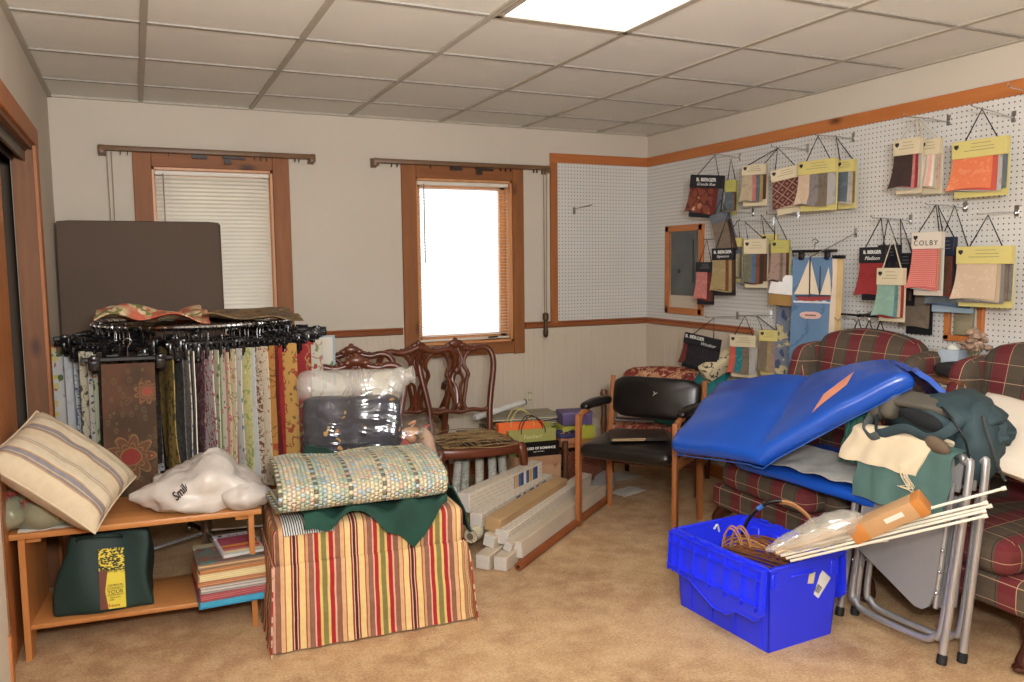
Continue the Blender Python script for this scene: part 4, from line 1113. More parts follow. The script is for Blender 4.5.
# dark floral cushion in a clear plastic bag
navy = floral('print_navy_floral', C_(26,26,38), [('damask', C_(44,44,62), 9, .52), ('leaf', C_(176,132,70), 9, .17), ('flower', C_(196,140,84), 6, .14)], dist=.08)
cu = thing('bagged_cushion', 'dark navy floral cushion wrapped in clear plastic leaning on a carved chair', 'cushion', (.885, 3.715, .46), (-.16, 0, -.33))
m = mb(); m.rbox((.45, .14, .40), .05, 12, (0, -.02, .215), (0,0,0), 0, lambda p: (p.x+.006*fbm(p.z*9, p.x*6), p.y*(1+.12*fbm(p.x*6, p.z*6)), p.z), .03); m.build('cushion', navy, cu)
film = plastic_film('clear_film', gloss=.04, milky=.02, top=.42)
def film_fn(p):
    k = max(0, (p.z-.40)/.16); return (p.x*(1-.10*k)+.012*fbm(p.z*14, p.x*9, 3)+.03*k, p.y*(1-.6*k)+.016*fbm(p.x*14, p.z*14, 8), p.z+.03*k*fbm(p.x*8, 0, 2))
one('rbox', (.50, .20, .53), .05, 20, (0, -.015, .27), (0,0,0), 0, film_fn, .01).build('plastic_bag', film, cu, ang=80)
film2 = plastic_film('milky_film', gloss=.2, milky=.45)
m = mb(); m.ell((.05,.035,.04), (.235, -.02, .50), (0,.5,0), 14, 8, None, .3, 22); m.tube([(.19,-.02,.45),(.235,-.02,.50),(.29,-.03,.505)], [.05,.022,.045], 10); m.build('bag_knot', film2, cu)
one('box', (.066, .003, .055), (.055, -.124, .11), (0, .12, 0)).build('paper_label', white_card, cu)
# dark green cloth under the cushion
m = mb(); m.grid(20, 12, lambda u, v: (-.06+.26*u, -.12+.26*v, .02+.05*(1-u)*math.sin(v*2.2)+.012*fbm(u*5, v*5, 7)), .006, .26, .26)
tag(m.build('green_cloth', green_m, None, (.70, 3.60, .60), (0, 0, -.3), ang=70), 'dark green cloth bunched below the bagged cushion at the rack', 'cloth')
# cream cushion with green swirls on the far chair
def swirl_mat():
    g = G('cream_swirl'); o = g.uv(); q = g.sep(o)
    c = C_(226,214,182)
    for (x, y, s) in ((.06, .02, 1), (-.09, .01, -1), (.0, -.04, 1), (.14, .05, -1), (-.15, -.05, 1)):
        dx = g.math('SUBTRACT', q[0], x); dy = g.math('SUBTRACT', q[1], y)
        r = g.math('SQRT', g.math('ADD', g.math('MULTIPLY', dx, dx), g.math('MULTIPLY', dy, dy)))
        a = g.math('ARCTAN2', dy, g.math('MULTIPLY', dx, s))
        f = g.math('FRACT', g.math('SUBTRACT', g.math('DIVIDE', r, .022), g.math('DIVIDE', a, 2*PI)))
        k = g.math('MULTIPLY', g.math('LESS_THAN', f, .24), g.math('LESS_THAN', r, .052))
        c = g.mix(k, c, C_(146,158,62))
    return g.done(c, .85)
cs = thing('swirl_cushion', 'cream cushion with green swirls propped on the far carved chair', 'cushion', (1.055, 4.30, .71), (PI/2-.15, 0, -.30))
pillow_mb(.40, .40, .12, 18, 4).build('cover', swirl_mat(), cs)
m = mb(); e = [(math.copysign(1, 0), 0)]
m.tube([(x*.2, y*.2, 0) for x, y in [(-1+.1*i, -1) for i in range(20)]+[(1, -1+.1*i) for i in range(20)]+[(1-.1*i, 1) for i in range(20)]+[(-1, 1-.1*i) for i in range(20)]], .005, 6, True); m.build('piping', solid('swirl_piping', rgb(200,186,150), .85), cs)

# basket of dolls wrapped in a clear bag between the chairs
bk = thing('craft_basket', 'wicker basket of red and cream crafts in a clear plastic bag beside the carved chair', 'basket', (1.255, 3.965, 0), (0, 0, -.2))
def wick():
    g = G('wicker_red'); q = g.sep(g.uv()); a = g.math('SINE', g.math('MULTIPLY', q[0], 260)); b = g.math('SINE', g.math('MULTIPLY', q[1], 260))
    h = g.math('MULTIPLY', a, b); g.bump(h, .8, .006); return g.done(g.mix(g.step(h, -.6, .6), C_(84,40,28), C_(146,84,58)), .6)
one('lathe', [(.0,.30),(.10,.30),(.115,.36),(.13,.44),(.135,.50),(.125,.52),(.118,.50),(.0,.42)], 20).build('basket', wick(), bk)
m = mb(); m.rbox((.24, .22, .30), .02, 6, (0, 0, .15)); m.build('carton', solid('carton_brown', rgb(160,122,86), .8), bk)
for i, (x, y, z, r, c) in enumerate(((-.05,-.05,.56,.045,C_(190,80,60)), (.04,-.06,.54,.05,C_(216,206,190)), (.0,.03,.60,.05,C_(210,150,100)), (-.07,.03,.60,.04,C_(206,190,176)), (.07,.02,.60,.035,C_(150,40,40)), (-.02,-.07,.50,.035,C_(236,220,200)))):
    m = mb(); m.ell((r, r, r*.9), (x, y, z), jit=.2, jsc=20, seed=i); m.tube(catmull([(x, y, z+r*.8), (x+.02, y-.01, z+r*1.5), (x-.015, y-.015, z+r*1.2)], 4), .006, 6); m.build('craft_doll', solid('craft_%d' % i, c, .8, var=.2, scale=20), bk)
def bfn(p): return (p.x*(1+.08*fbm(p.z*8, p.x*8, 1))*(1-.35*max(0, (p.z-.62)/.2)), p.y*(1+.08*fbm(p.z*8, p.y*8, 2))*(1-.35*max(0, (p.z-.62)/.2)), p.z)
one('rbox', (.27, .27, .70), .08, 16, (0, 0, .355), (0,0,0), 0, bfn).build('plastic_bag', plastic_film('clear_film_thin', gloss=.05, milky=.05), bk, ang=80)
sk = thing('cloth_sack', 'pinkish beige cloth sack leaning beside the carved side chair', 'sack', (1.35, 3.86, 0), (0, 0, .1))
one('rbox', (.13, .19, .66), .063, 16, (0, 0, .33), (0,0,0), 0, lambda p: (p.x*(1.1-1.6*max(0, p.z+.05))+.02*fbm(p.z*7, p.y*7)-.16*max(0, p.z+.1), p.y*(1.1-1.2*max(0, p.z+.05))+.02*fbm(p.z*6, p.x*7, 3), p.z)).build('sack_body', solid('sack_beige', rgb(178,148,126), .85, var=.15, scale=9), sk, ang=70)
m = mb(); m.tube(catmull([(-.10,-.04,.62),(-.105,-.01,.63),(-.10,.03,.625),(-.07,.04,.62),(-.045,.01,.625),(-.06,-.04,.62)], 4, True), .006, 6, True); m.build('drawstring', twine, sk)
# ================================================================ long boxes on the floor
def box_print(name, base, marks, dens=1.0):
    g = G(name); o = g.uv(); q = g.sep(o)
    row = g.math('FLOOR', g.math('DIVIDE', q[1], .020)); fy = g.math('FRACT', g.math('DIVIDE', q[1], .020))
    xs = g.math('ADD', g.math('DIVIDE', q[0], .060), g.math('MULTIPLY', row, .37)); fx = g.math('FRACT', xs)
    w = g.noise(g.comb(g.math('MULTIPLY', q[0], 260), g.math('MULTIPLY', row, 5), 0), 1, 1)
    k = g.math('MULTIPLY', g.math('MULTIPLY', g.math('LESS_THAN', fx, .74), g.math('LESS_THAN', g.math('ABSOLUTE', g.math('SUBTRACT', fy, .5)), .2)), g.math('GREATER_THAN', w, .46))
    c = g.mix(g.math('MULTIPLY', k, dens*.36), base, marks)
    return g.done(c, .6)
bw1 = box_print('printed_carton_white', C_(212,200,182), C_(130,124,124)); bw2 = solid('plain_carton_white', C_(198,182,160), .7, var=.05)
btan = solid('carton_tan', C_(180,146,104), .75, var=.06); bend = solid('carton_end', C_(206,200,192), .6, var=.04)
blue_lab = striped('label_rooms', [(.03, C_(214,214,220)), (.035, C_(58,78,120)), (.004, C_(230,226,216)), (.032, C_(206,156,90)), (.004, C_(230,226,216)), (.03, C_(70,98,140)), (.03, C_(44,60,100))], 0, .5, .002, 0)
def long_box(label, near, L, s, ang, mat, slope=0.0, roll=0.0, lab=None, endm=None):
    a = math.radians(ang); n = V(near); d = V((math.cos(a), math.sin(a), slope))
    t = thing('long_box', label, 'box', n+d*(L/2), (roll, -math.atan(slope), a), 'long narrow boxes stacked on the carpet')
    w, h = (s if isinstance(s, tuple) else (s, s))
    one('box', (L, w, h), (0, 0, 0), bev=.003, seg=1).build('carton', mat, t)
    m = mb(); m.box((.004, w-.006, h-.006), (-L/2-.001, 0, 0)); m.m = 0
    m.tube([(-L/2-.004, -w/2+.006, h*.1), (-L/2-.004, w/2-.006, h*.1)], .0012, 4); m.build('end_flap', endm or bend, t)
    if lab:
        x0, x1 = lab; one('box', (x1-x0, .002, h*.72), ((x0+x1)/2, -w/2-.0008, 0)).build('picture_label', blue_lab, t)
    return t
long_box('printed white long box with a blue and orange picture label, topmost', (1.475, 3.815, .262), .78, (.075,.10), 34.6, bw1, 0, 0, (.06, .34))
long_box('printed white long box with dark blue pictures just below the topmost one', (1.51, 3.735, .185), .86, (.07,.075), 37.5, bw1, 0, 0, (-.05, .36))
long_box('plain tan long box near the top of the pile', (1.565, 3.652, .178), .86, (.085,.07), 38.3, btan, 0, .12, None, btan)
long_box('longest white box covered in rows of grey print', (1.595, 3.608, .125), 1.16, (.075,.075), 38.8, bw1, .01, .1)
long_box('plain white long box leaning nearest the black chair', (1.64, 3.553, .070), 1.16, (.085,.085), 38.2, bw2, .0, -.12)
long_box('small white long box at floor level, nearest the ottoman', (1.465, 3.545, .038), .95, (.075,.072), 41, bw2)
long_box('small white long box at floor level between the ottoman box and the wooden rods', (1.535, 3.490, .036), .95, (.072,.068), 41, bw2)
long_box('short white end of a long box wedged in the second layer of the pile', (1.535, 3.625, .108), .85, (.065,.062), 38.5, bw2, 0, .2)
long_box('little white box end between the plain white box and the floor boxes', (1.60, 3.545, .093), .6, (.045,.045), 41, bw2, -.02, .3)
rt = thing('paper_roll', 'cream paper roll under the left long boxes', 'roll', (1.75, 3.925, .125), (0, PI/2, math.radians(39.5)))
one('lathe', [(.0,-.38),(.02,-.38),(.02,-.37),(.036,-.375),(.038,.38),(.0,.38)], 16).build('roll_sheet', floral('roll_print', C_(206,196,168), [('vine', C_(120,116,96), 10, .03)]), rt)
one('lathe', [(.0,-.383),(.018,-.383),(.018,-.30),(.0,-.30)], 12).build('core_tube', solid('core_grey', rgb(120,104,84), .8), rt)
rod_w = wood('curtain_rod_wood', rgb(124,66,34), rgb(152,86,48), axis=0, rough=.4)
for lab, n, L, r, ang in (('brown wooden rod lying on the carpet before the boxes, nearer one', (1.612, 3.452, .022), 1.24, .021, 38.6), ('brown wooden rod lying on the carpet tight against the boxes', (1.66, 3.52, .018), 1.30, .017, 38.8)):
    a = math.radians(ang); t = thing('wooden_rod', lab, 'rod', V(n)+V((math.cos(a), math.sin(a), 0))*(L/2), (0, 0, a), 'wooden rods on the carpet')
    m = mb(); m.lathe([(.0,-L/2),(r*.9,-L/2),(r,-L/2+.006),(r,L/2),(.0,L/2)], 16, (0,0,0), (0, PI/2, 0)); m.build('shaft', rod_w, t)
    m = mb(); m.lathe([(.0,-L/2-.002),(r*.45,-L/2-.002),(r*.45,-L/2+.002),(.0,-L/2+.002)], 12, (0,0,0), (0, PI/2, 0)); m.build('end_hole', solid('hole_dark', rgb(56,34,22), .9), t)
t = thing('grey_film_roll', 'crushed grey plastic package at the far end of the white long boxes', 'package', (2.60, 4.32, 0), (0, 0, .66))
one('rbox', (.26, .10, .12), .03, 10, (0, 0, .075), (0, -.2, 0), 0, lambda p: (p.x, p.y+.01*fbm(p.x*14, p.z*14), p.z+.015*fbm(p.x*11, p.y*14, 4))).build('wrapping', solid('film_grey', rgb(150,148,150), .35, var=.1, scale=20), t, ang=70)
m = mb(); m.box((.03, .104, .05), (-.05, 0, .08), (0, -.2, .1), bev=.004); m.build('tape_band', solid('tape_white', rgb(206,204,200), .4), t)
for i, (lab, x, y, a, w, h, c) in enumerate((('white paper on the carpet under the black chair', 2.82, 4.36, .3, .22, .14, C_(222,216,206)), ('pale folded paper on the carpet behind the white one', 2.98, 4.70, .1, .26, .18, C_(190,182,166)))):
    m = mb(); m.grid(10, 8, lambda u, v: ((u-.5)*w, (v-.5)*h, .006+.014*abs(fbm(u*3+i, v*3, 2))), .002, w, h)
    tag(m.build('loose_paper', solid('loose_paper_%d' % i, c, .7), None, (x, y, 0), (0, 0, a)), lab, 'paper', 'loose papers on the carpet')

# wallpaper rolls standing under the carved chair
wp = [floral('wallpaper_%d' % i, c, [('vine', tuple(.5*(p+q) for p, q in zip(c, v)), 20, .03), ('leaf', tuple(.6*p+.4*q for p, q in zip(c, v)), 26, .2)]) for i, (c, v) in enumerate(((C_(206,202,190), C_(120,120,110)), (C_(190,190,176), C_(104,112,104)), (C_(214,206,190), C_(140,120,104))))]
for i, (x, y, ln) in enumerate(((1.66,4.46,.12),(1.74,4.50,.06),(1.83,4.47,.02),(1.92,4.46,-.02),(2.0,4.47,-.05))):
    t = thing('wallpaper_roll', ('leftmost', 'second from left', 'middle', 'second from right', 'rightmost')[i]+' of the patterned wallpaper rolls standing under the carved side chair', 'wallpaper roll', (x, y, 0), (0, ln, 0), 'wallpaper rolls under the carved chair')
    one('lathe', [(.0,.0),(.025,.0),(.026,.01),(.026,.335),(.025,.34),(.0,.34)], 14).build('roll_sheet', wp[i % 3], t)
    one('lathe', [(.0,.337),(.012,.337),(.012,.342),(.0,.342)], 10).build('core', solid('core_dark', rgb(70,60,50), .9), t)

# ------------------------------------------------ carton, gift bags, sample pile
t = thing('floral_carton', 'low tan carton printed with faint flowers under the gift bags', 'carton', (2.20, 4.50, 0), (0, 0, -.07))
one('box', (.31, .22, .297), (0, 0, .1485), bev=.004).build('carton', floral('carton_floral', C_(180,138,104), [('leaf', C_(140,128,84), 7, .22), ('flower', C_(166,90,76), 6, .14)]), t)
m = mb(); m.box((.31, .004, .05), (0, -.112, .27), bev=.001, seg=1); m.build('flap', solid('carton_flap', C_(170,126,92), .8), t)
def gift_bag(name, label, cat, loc, rot, w, d, h, mat, handle, words=(), txtm=None):
    t = thing(name, label, cat, loc, rot); m = mb(); k = .0015
    for y in (-d/2, d/2): m.box((w, k, h), (0, y, h/2))
    for x in (-w/2, w/2): m.box((k, d, h), (x, 0, h/2))
    m.box((w, d, k), (0, 0, k)); m.build('bag_body', mat, t)
    if handle:
        for y in (-d/2-.002, d/2+.002):
            m = mb(); m.tube(catmull([(-w*.24, y, h-.02), (-w*.22, y, h+.03), (-w*.08, y, h+.085), (w*.1, y, h+.075), (w*.25, y, h+.02), (w*.27, y, h-.02)], 6), .003, 6); m.build('handle', handle, t)
    for body, sz, z, kw in words: text(body, sz, (0, -d/2-.0022, z), (PI/2, 0, 0), txtm, t, **kw)
    return t
white_ink = solid('white_ink', rgb(226,224,216), .6, var=0)
cord_y = solid('cord_straw', rgb(196,184,110), .7); cord_b = solid('cord_black', rgb(24,22,24), .7)
CT = .299
gift_bag('gift_bag', 'flat black gift bag with small white lettering on the carton', 'gift bag', (2.205, 4.415, CT), (0, 0, -.12), .27, .03, .085, black_plastic, None, [('HOUSES OF ROMANCE', .021, .05, {'bold': .0006}), ('paper and ribbon', .010, .03, {})], white_ink)
gift_bag('gift_bag', 'sage green gift bag with pale script behind the black bag', 'gift bag', (2.185, 4.465, CT), (0, 0, -.10), .31, .04, .155, solid('sage_paper', rgb(156,152,84), .6, var=.04), cord_b, [('Feather!', .036, .115, {'shear': .2})], solid('pale_green_ink', rgb(204,204,150), .6, var=0))
gift_bag('gift_bag', 'bright orange gift bag with a straw cord handle behind the green bag', 'gift bag', (2.135, 4.525, CT), (0, 0, -.08), .30, .06, .195, solid('orange_paper', rgb(236,112,52), .55, var=.03), cord_y)
gift_bag('gift_bag', 'olive gift bag edge showing right of the orange bag', 'gift bag', (2.25, 4.575, CT), (0, 0, -.1), .24, .03, .17, solid('olive_paper', rgb(140,148,64), .6, var=.04), None)
t = thing('low_table', 'low dark wood table under the pile of sample books at the back wall', 'table', (2.345, 4.90, 0), (0, 0, -.03))
one('box', (.82, .46, .025), (0, 0, .335), bev=.005).build('tabletop', mahog_h, t)
for sx in (-1, 1):
    for sy in (-1, 1): one('lathe', [(.0,0),(.016,0),(.022,.1),(.018,.2),(.026,.322),(.0,.322)], 10, (sx*.37, sy*.19, 0)).build('leg', mahog, t)
rd = random.Random(21); z = .349
pile = [('cream board sample book at the bottom of the pile by the back wall', C_(206,194,150), .55, .30, .026, -.08, .10), ('dark patterned sample book in the pile by the back wall', C_(96,88,70), .52, .30, .024, -.02, -.12), ('pale green sample book in the pile by the back wall', C_(186,190,150), .50, .28, .022, .02, .16), ('brown sample book in the pile by the back wall', C_(130,104,76), .50, .28, .022, -.03, -.05), ('blue edged sample book in the pile by the back wall', C_(110,132,140), .46, .27, .018, .03, .2), ('grey sample book on top of the pile by the back wall', C_(150,142,124), .46, .26, .02, -.04, -.16)]
for i, (lab, c, w, d, h, dx, a) in enumerate(pile):
    t = thing('sample_book', lab, 'sample book', (2.33+dx, 4.87-.006*i, z), (0, 0, a), 'sample books piled by the back wall'); cv = solid('pile_cover_%d' % i, c, .6, var=.15)
    one('box', (w, d, .003), (0, 0, .0015)).build('back_cover', cv, t); one('box', (w-.01, d-.008, h-.006), (0, 0, h/2)).build('pages', pg('pile_pages_%d' % i, [c, C_(226,216,190), C_(90,80,64)]), t); one('box', (w, d, .003), (0, 0, h-.0015)).build('front_cover', cv, t); z += h+.001
t = thing('cream_folder', 'open cream folder lying tented at the right of the sample pile', 'folder', (2.63, 4.86, .349), (0, 0, -.25))
for s, zz_ in ((-1, .0), (1, .0)):
    one('box', (.20, .30, .003), (s*.095, 0, .06), (0, s*.5, 0)).build('flap', solid('folder_cream', rgb(214,198,150), .7), t)
t = thing('white_tube', 'white mailing tube lying across the sample pile under the outlet', 'tube', (2.11, 4.84, z+.03), (0, 1.45, .28))
one('lathe', [(.0,-.18),(.018,-.18),(.02,-.17),(.02,.24),(.018,.25),(.0,.25)], 14).build('tube_body', solid('tube_white', rgb(216,214,208), .5), t)
one('lathe', [(.0,.25),(.02,.25),(.02,.262),(.0,.262)], 12).build('end_cap', solid('cap_grey', rgb(110,110,112), .5), t)
# rush stool with turned posts, boxes on it
t = thing('turned_post_stool', 'low wooden stool with turned posts and a woven panel behind the black chair', 'stool', (2.53, 4.56, 0), (0, 0, .05))
post_w = wood('turned_post', rgb(74,44,28), rgb(98,60,38), axis=2, rough=.4)
for sx in (-1, 1):
    for sy in (-1, 1):
        if sx > 0 and sy < 0: pr_ = [(.0,0),(.016,0),(.018,.1),(.024,.14),(.018,.18),(.02,.34),(.016,.40),(.022,.46),(.016,.52),(.018,.58),(.010,.60),(.022,.625),(.026,.65),(.018,.675),(.0,.68)]
        else: pr_ = [(.0,0),(.016,0),(.018,.1),(.024,.14),(.018,.18),(.02,.37),(.0,.375)]
        one('lathe', pr_, 12, (sx*.145, sy*.145, 0)).build('post', post_w, t)
one('box', (.31, .31, .02), (0, 0, .335), bev=.004).build('seat_board', wood('stool_board', rgb(150,96,62), rgb(172,114,76), axis=0), t)
for s in (-1, 1):
    one('box', (.27, .012, .20), (0, s*.143, .20)).build('woven_panel', wick(), t)
t = thing('purple_box', 'dull purple box stacked on the yellow green one behind the black chair arm', 'box', (2.57, 4.61, .435), (0, 0, -.2))
one('box', (.20, .15, .075), (0, 0, .0375), bev=.003).build('box_body', solid('purple_card', rgb(92,78,122), .6), t); one('box', (.206, .156, .02), (0, 0, .075), bev=.003).build('lid', solid('purple_lid', rgb(104,90,134), .6), t)
t = thing('yellow_green_box', 'yellow green carton on the turned stool', 'box', (2.565, 4.60, .346), (0, 0, -.15))
one('box', (.22, .17, .086), (0, 0, .043), bev=.003).build('box_body', solid('lime_card', rgb(166,166,56), .6), t); one('box', (.006, .19, .012), (.07, -.02, .088), (0, 0, -.5)).build('strap', solid('strap_pale', rgb(206,200,130), .6), t)
t = thing('blue_basket', 'small carton with a dark blue cloth lining on the stool beside the gift bags', 'basket', (2.445, 4.485, .346), (0, 0, -.1))
one('box', (.12, .12, .05), (0, 0, .025), bev=.004).build('carton', solid('carton_salmon', rgb(176,122,88), .7), t)
m = mb(); m.tube(catmull([(-.05,-.05,.05),(.05,-.05,.055),(.05,.05,.05),(-.05,.05,.055)], 6, True), .016, 8, True); m.build('lining', solid('navy_cloth', rgb(54,54,96), .8), t)
m = mb(); m.tube(catmull([(-.04,-.062,.05),(-.03,-.066,.08),(-.01,-.066,.06),(.02,-.066,.085),(.04,-.062,.055)], 5), .004, 6); m.build('cord', cord_b, t)

# ------------------------------------------------ black vinyl armchair with oak legs
vinyl = solid('black_vinyl', rgb(24,21,20), .3, var=.12, scale=8, bump=.06, bscale=260)
oak = wood('chair_oak', rgb(150,90,48), rgb(174,110,64), axis=2, rough=.4)
bc = thing('armchair', 'black vinyl armchair with oak legs and a dark folder on its seat', 'chair', (2.55, 3.81, 0), (0, 0, -.963))
for s in (-1, 1):
    m = mb(); m.box((.026, .042, .64), (s*.282, -.215, .32), bev=.004); m.build('leg', oak, bc)
    m = mb(); m.tube([(s*.282, .215, 0), (s*.282, .205, .40), (s*.282, .275, .80)], [.019, .021, .016], 4, flat=1.0); m.build('leg', oak, bc)
    m = mb(); m.box((.024, .42, .05), (s*.282, 0, .41), bev=.004); m.build('side_rail', oak, bc)
    m = mb(); m.rbox((.06, .36, .05), .024, 8, (s*.284, .03, .672), (-.06, 0, 0), .004, lambda p: (p.x*(1-.5*max(0, -p.y-.1)), p.y, p.z*(1-.9*max(0, -p.y))-.10*max(0, -p.y-.06))); m.build('arm_pad', vinyl, bc)
    m = mb(); m.tube(catmull([(s*.282, -.215, .56), (s*.282, -.205, .61), (s*.282, -.17, .638), (s*.282, -.10, .648)], 5), .017, 8); m.build('arm_support', oak, bc)
one('rbox', (.53, .49, .075), .037, 18, (0, -.01, .448), (.03, 0, 0), .016).build('seat', vinyl, bc)
def bkfn(p):
    a, b = abs(p.x)/.275, abs(p.z)/.1225; q = (a**6+b**6)**(1/6) if a+b > 0 else 1; k = max(a, b)/q if q > 0 else 1
    return (p.x*k, p.y-.10*(1-(p.x/.29)**2)*.35+.03, p.z*k)
one('rbox', (.55, .06, .245), .03, 16, (0, .235, .685), (-.16, 0, 0), 0, bkfn, .008).build('backrest', vinyl, bc)
m = mb()
for a in (.5, 2.2, 3.9): m.tube([(0, 0, 0), (.016*math.cos(a), 0, .016*math.sin(a))], .0018, 4)
m.build('tear', solid('tear_white', rgb(214,206,196), .7), bc, (.02, .178, .72))
t = thing('folder', 'dark brown leather folder lying on the black chair seat', 'folder', (2.53, 3.80, .505), (0, -.02, -.50))
one('box', (.32, .24, .006), (0, 0, .003), bev=.002).build('back_cover', solid('leather_brown', rgb(46,32,26), .45), t)
one('box', (.318, .238, .004), (0, .0, .013), (.02, 0, 0), bev=.002).build('front_cover', solid('leather_brown', rgb(46,32,26), .45), t)
m = mb(); m.tube([(-.155,-.12,.004),(.02,-.122,.004),(.03,-.12,.012),(-.15,-.12,.011)], .003, 6, True); m.build('page_edge', solid('page_edge', rgb(176,150,110), .7), t)

# ------------------------------------------------ paisley chair behind
paisley = floral('paisley_red', C_(128,48,40), [('vine', C_(186,136,100), 9, .05), ('flower', C_(172,86,66), 9, .26), ('damask', C_(96,34,32), 12, .58), ('vine', C_(206,160,120), 14, .022)], dist=.08)
pcx = thing('upholstered_chair', 'red paisley upholstered chair behind the black armchair', 'chair', (3.13, 4.44, 0), (0, 0, -.80))
one('rbox', (.66, .60, .20), .05, 10, (0, 0, .33), (0,0,0), .02).build('seat', paisley, pcx)
one('rbox', (.66, .17, .40), .08, 12, (0, .27, .53), (-.12, 0, 0), 0, lambda p: (p.x, p.y, p.z+(.03*(1-(p.x/.33)**2) if p.z > 0 else 0))).build('backrest', paisley, pcx)
one('box', (.64, .56, .05), (0, 0, .21), bev=.01).build('frame', mahog_h, pcx)
for sx in (-1, 1):
    for sy in (-1, 1): one('lathe', [(.0,0),(.016,0),(.022,.12),(.026,.19),(.0,.19)], 10, (sx*.28, sy*.24, 0)).build('leg', mahog, pcx)
def onp(x, y, z):
    c, s = math.cos(-.8), math.sin(-.8); return V((3.13+x*c-y*s, 4.44+x*s+y*c, z))
z = .452
for i, (lab, c) in enumerate((('grey magazine at the bottom of the stack on the paisley chair', C_(150,146,150)), ('dark magazine in the middle of the stack on the paisley chair', C_(74,66,72)), ('white magazine on top of the stack on the paisley chair', C_(206,200,198)))):
    tag(one('box', (.26, .20, .012), (0, 0, .006), (0, 0, 0), .002, 1).build('magazine', solid('mag_%d' % i, c, .4), None, onp(-.13, -.10, z), (0, 0, -.8+.1*i)), lab, 'magazine', 'magazines on the paisley chair'); z += .013
teal = solid('teal_cloth', rgb(24,120,124), .7, var=.25, scale=9, bump=.15, bscale=80)
def crumple(name, label, loc, r, mat, seed, cat='cloth', jit=.3, floor=None):
    m = mb(); m.ell(r, (0,0,0), (0,0,.4), 26, 16, lambda p: (lambda q: (q.x, q.y, max(q.z, -r[2]*.75)))(V(p)*(1+jit*fbm(p.x*14+seed, p.y*14, p.z*14)-jit*.5*abs(fbm(p.x*26, p.y*26, p.z*20+seed)))))
    return tag(m.build(name, mat, None, loc, ang=70), label, cat)
crumple('teal_cloth', 'bundle of teal cloth on the paisley chair seat', onp(.10, -.16, .52), (.14, .12, .085), teal, 2)
crumple('teal_cloth', 'teal cloth hanging over the paisley chair back by the mat', onp(.30, .18, .66), (.10, .12, .14), teal, 6)
t = thing('cream_box', 'cream paper box with dark squiggles tilted over the paisley chair back', 'box', onp(.36, .10, .80), (.5, -.55, -.35))
one('box', (.24, .10, .10), (0, 0, 0), bev=.012).build('box_body', floral('squiggle_paper', C_(222,206,170), [('vine', C_(70,60,48), 5, .016)], dist=.1), t); one('box', (.02, .104, .104), (.11, 0, 0), bev=.006).build('end_flap', solid('cream_flap', rgb(206,186,140), .7), t)

# ------------------------------------------------ plaid wing chairs
wine, drab, fleck = C_(112,28,38), C_(84,74,60), C_(190,158,124)
plaid_m = plaid('wing_plaid', [(.085, drab), (.075, wine), (.085, drab), (.075, wine)], [(.105, C_(98,82,70)), (.055, C_(74,52,48))], .20,
    [(0, .16, .005, .003, fleck), (0, .16, .085, .004, C_(60,40,40)), (1, .16, .02, .003, C_(180,150,120)), (1, .16, .10, .002, fleck)])
leg_dark = wood('leg_dark', rgb(52,24,16), rgb(74,36,22), axis=2, rough=.25)
def wing_chair(label, loc, rot):
    t = thing('wing_chair', label, 'armchair', loc, rot, 'plaid wing chairs along the right wall')
    one('rbox', (.80, .62, .14), .04, 10, (0, -.06, .255), (0,0,0), 0).build('seat_frame', plaid_m, t)
    one('rbox', (.60, .62, .14), .055, 12, (0, -.09, .39), (0,0,0), .02).build('seat_cushion', plaid_m, t)
    def bf(p):
        k = (p.z+.34)/.68
        return (p.x*(1-.04*k), p.y, p.z+(.055*(1-(p.x/.32)**2)*max(0, (k-.6)/.4)))
    one('rbox', (.64, .15, .68), .06, 14, (0, .285, .74), (-.17, 0, 0), 0, bf, .03).build('backrest', plaid_m, t)
    for s in (-1, 1):
        one('rbox', (.105, .50, .21), .05, 10, (s*.345, -.05, .41), (0,0,0), .01).build('arm', plaid_m, t)
        def wf(p):
            k = max(0, min(1, (p.z+.24)/.48)); f = (p.y+.13)/.26
            return (p.x+s*.035*(1-f)*k, p.y+.05*k-(.05*(1-k)*(1-f)), p.z-(.05*(1-f)**2 if p.z > 0 else 0))
        one('rbox', (.105, .26, .56), .05, 12, (s*.315, .215, .78), (-.10, 0, 0), 0, wf).build('wing', plaid_m, t)
        m = mb(); m.tube(catmull([(s*.34,-.31,.19),(s*.365,-.355,.13),(s*.352,-.345,.07),(s*.35,-.355,.016)], 5), [.045,.042,.036,.030,.028,.026,.024,.024,.024,.026,.028,.03,.034,.036,.036,.036], 10); m.ell((.036,.045,.016), (s*.35,-.362,.016)); m.build('leg', leg_dark, t)
        m = mb(); m.tube(catmull([(s*.33,.24,.2),(s*.33,.28,.08),(s*.33,.33,.0)], 4), [.028,.022,.018], 8); m.build('leg', leg_dark, t)
    return t
wc = wing_chair('dark red and brown plaid wing chair under the blue mat', (3.09, 3.0, 0), (0, 0, -PI/2))
dup(wc, 'dark red and brown plaid wing chair cut by the right edge beside the folding chairs', (3.195, 2.125, 0), (0, 0, -PI/2))
t = thing('white_pillow', 'white pillow lying on the right plaid wing chair', 'pillow', (3.06, 1.95, .79), (.20, -.42, .1))
pillow_mb(.44, .52, .11, 18, 9).build('cover', solid('pillow_white', rgb(226,214,198), .85, var=.03), t)

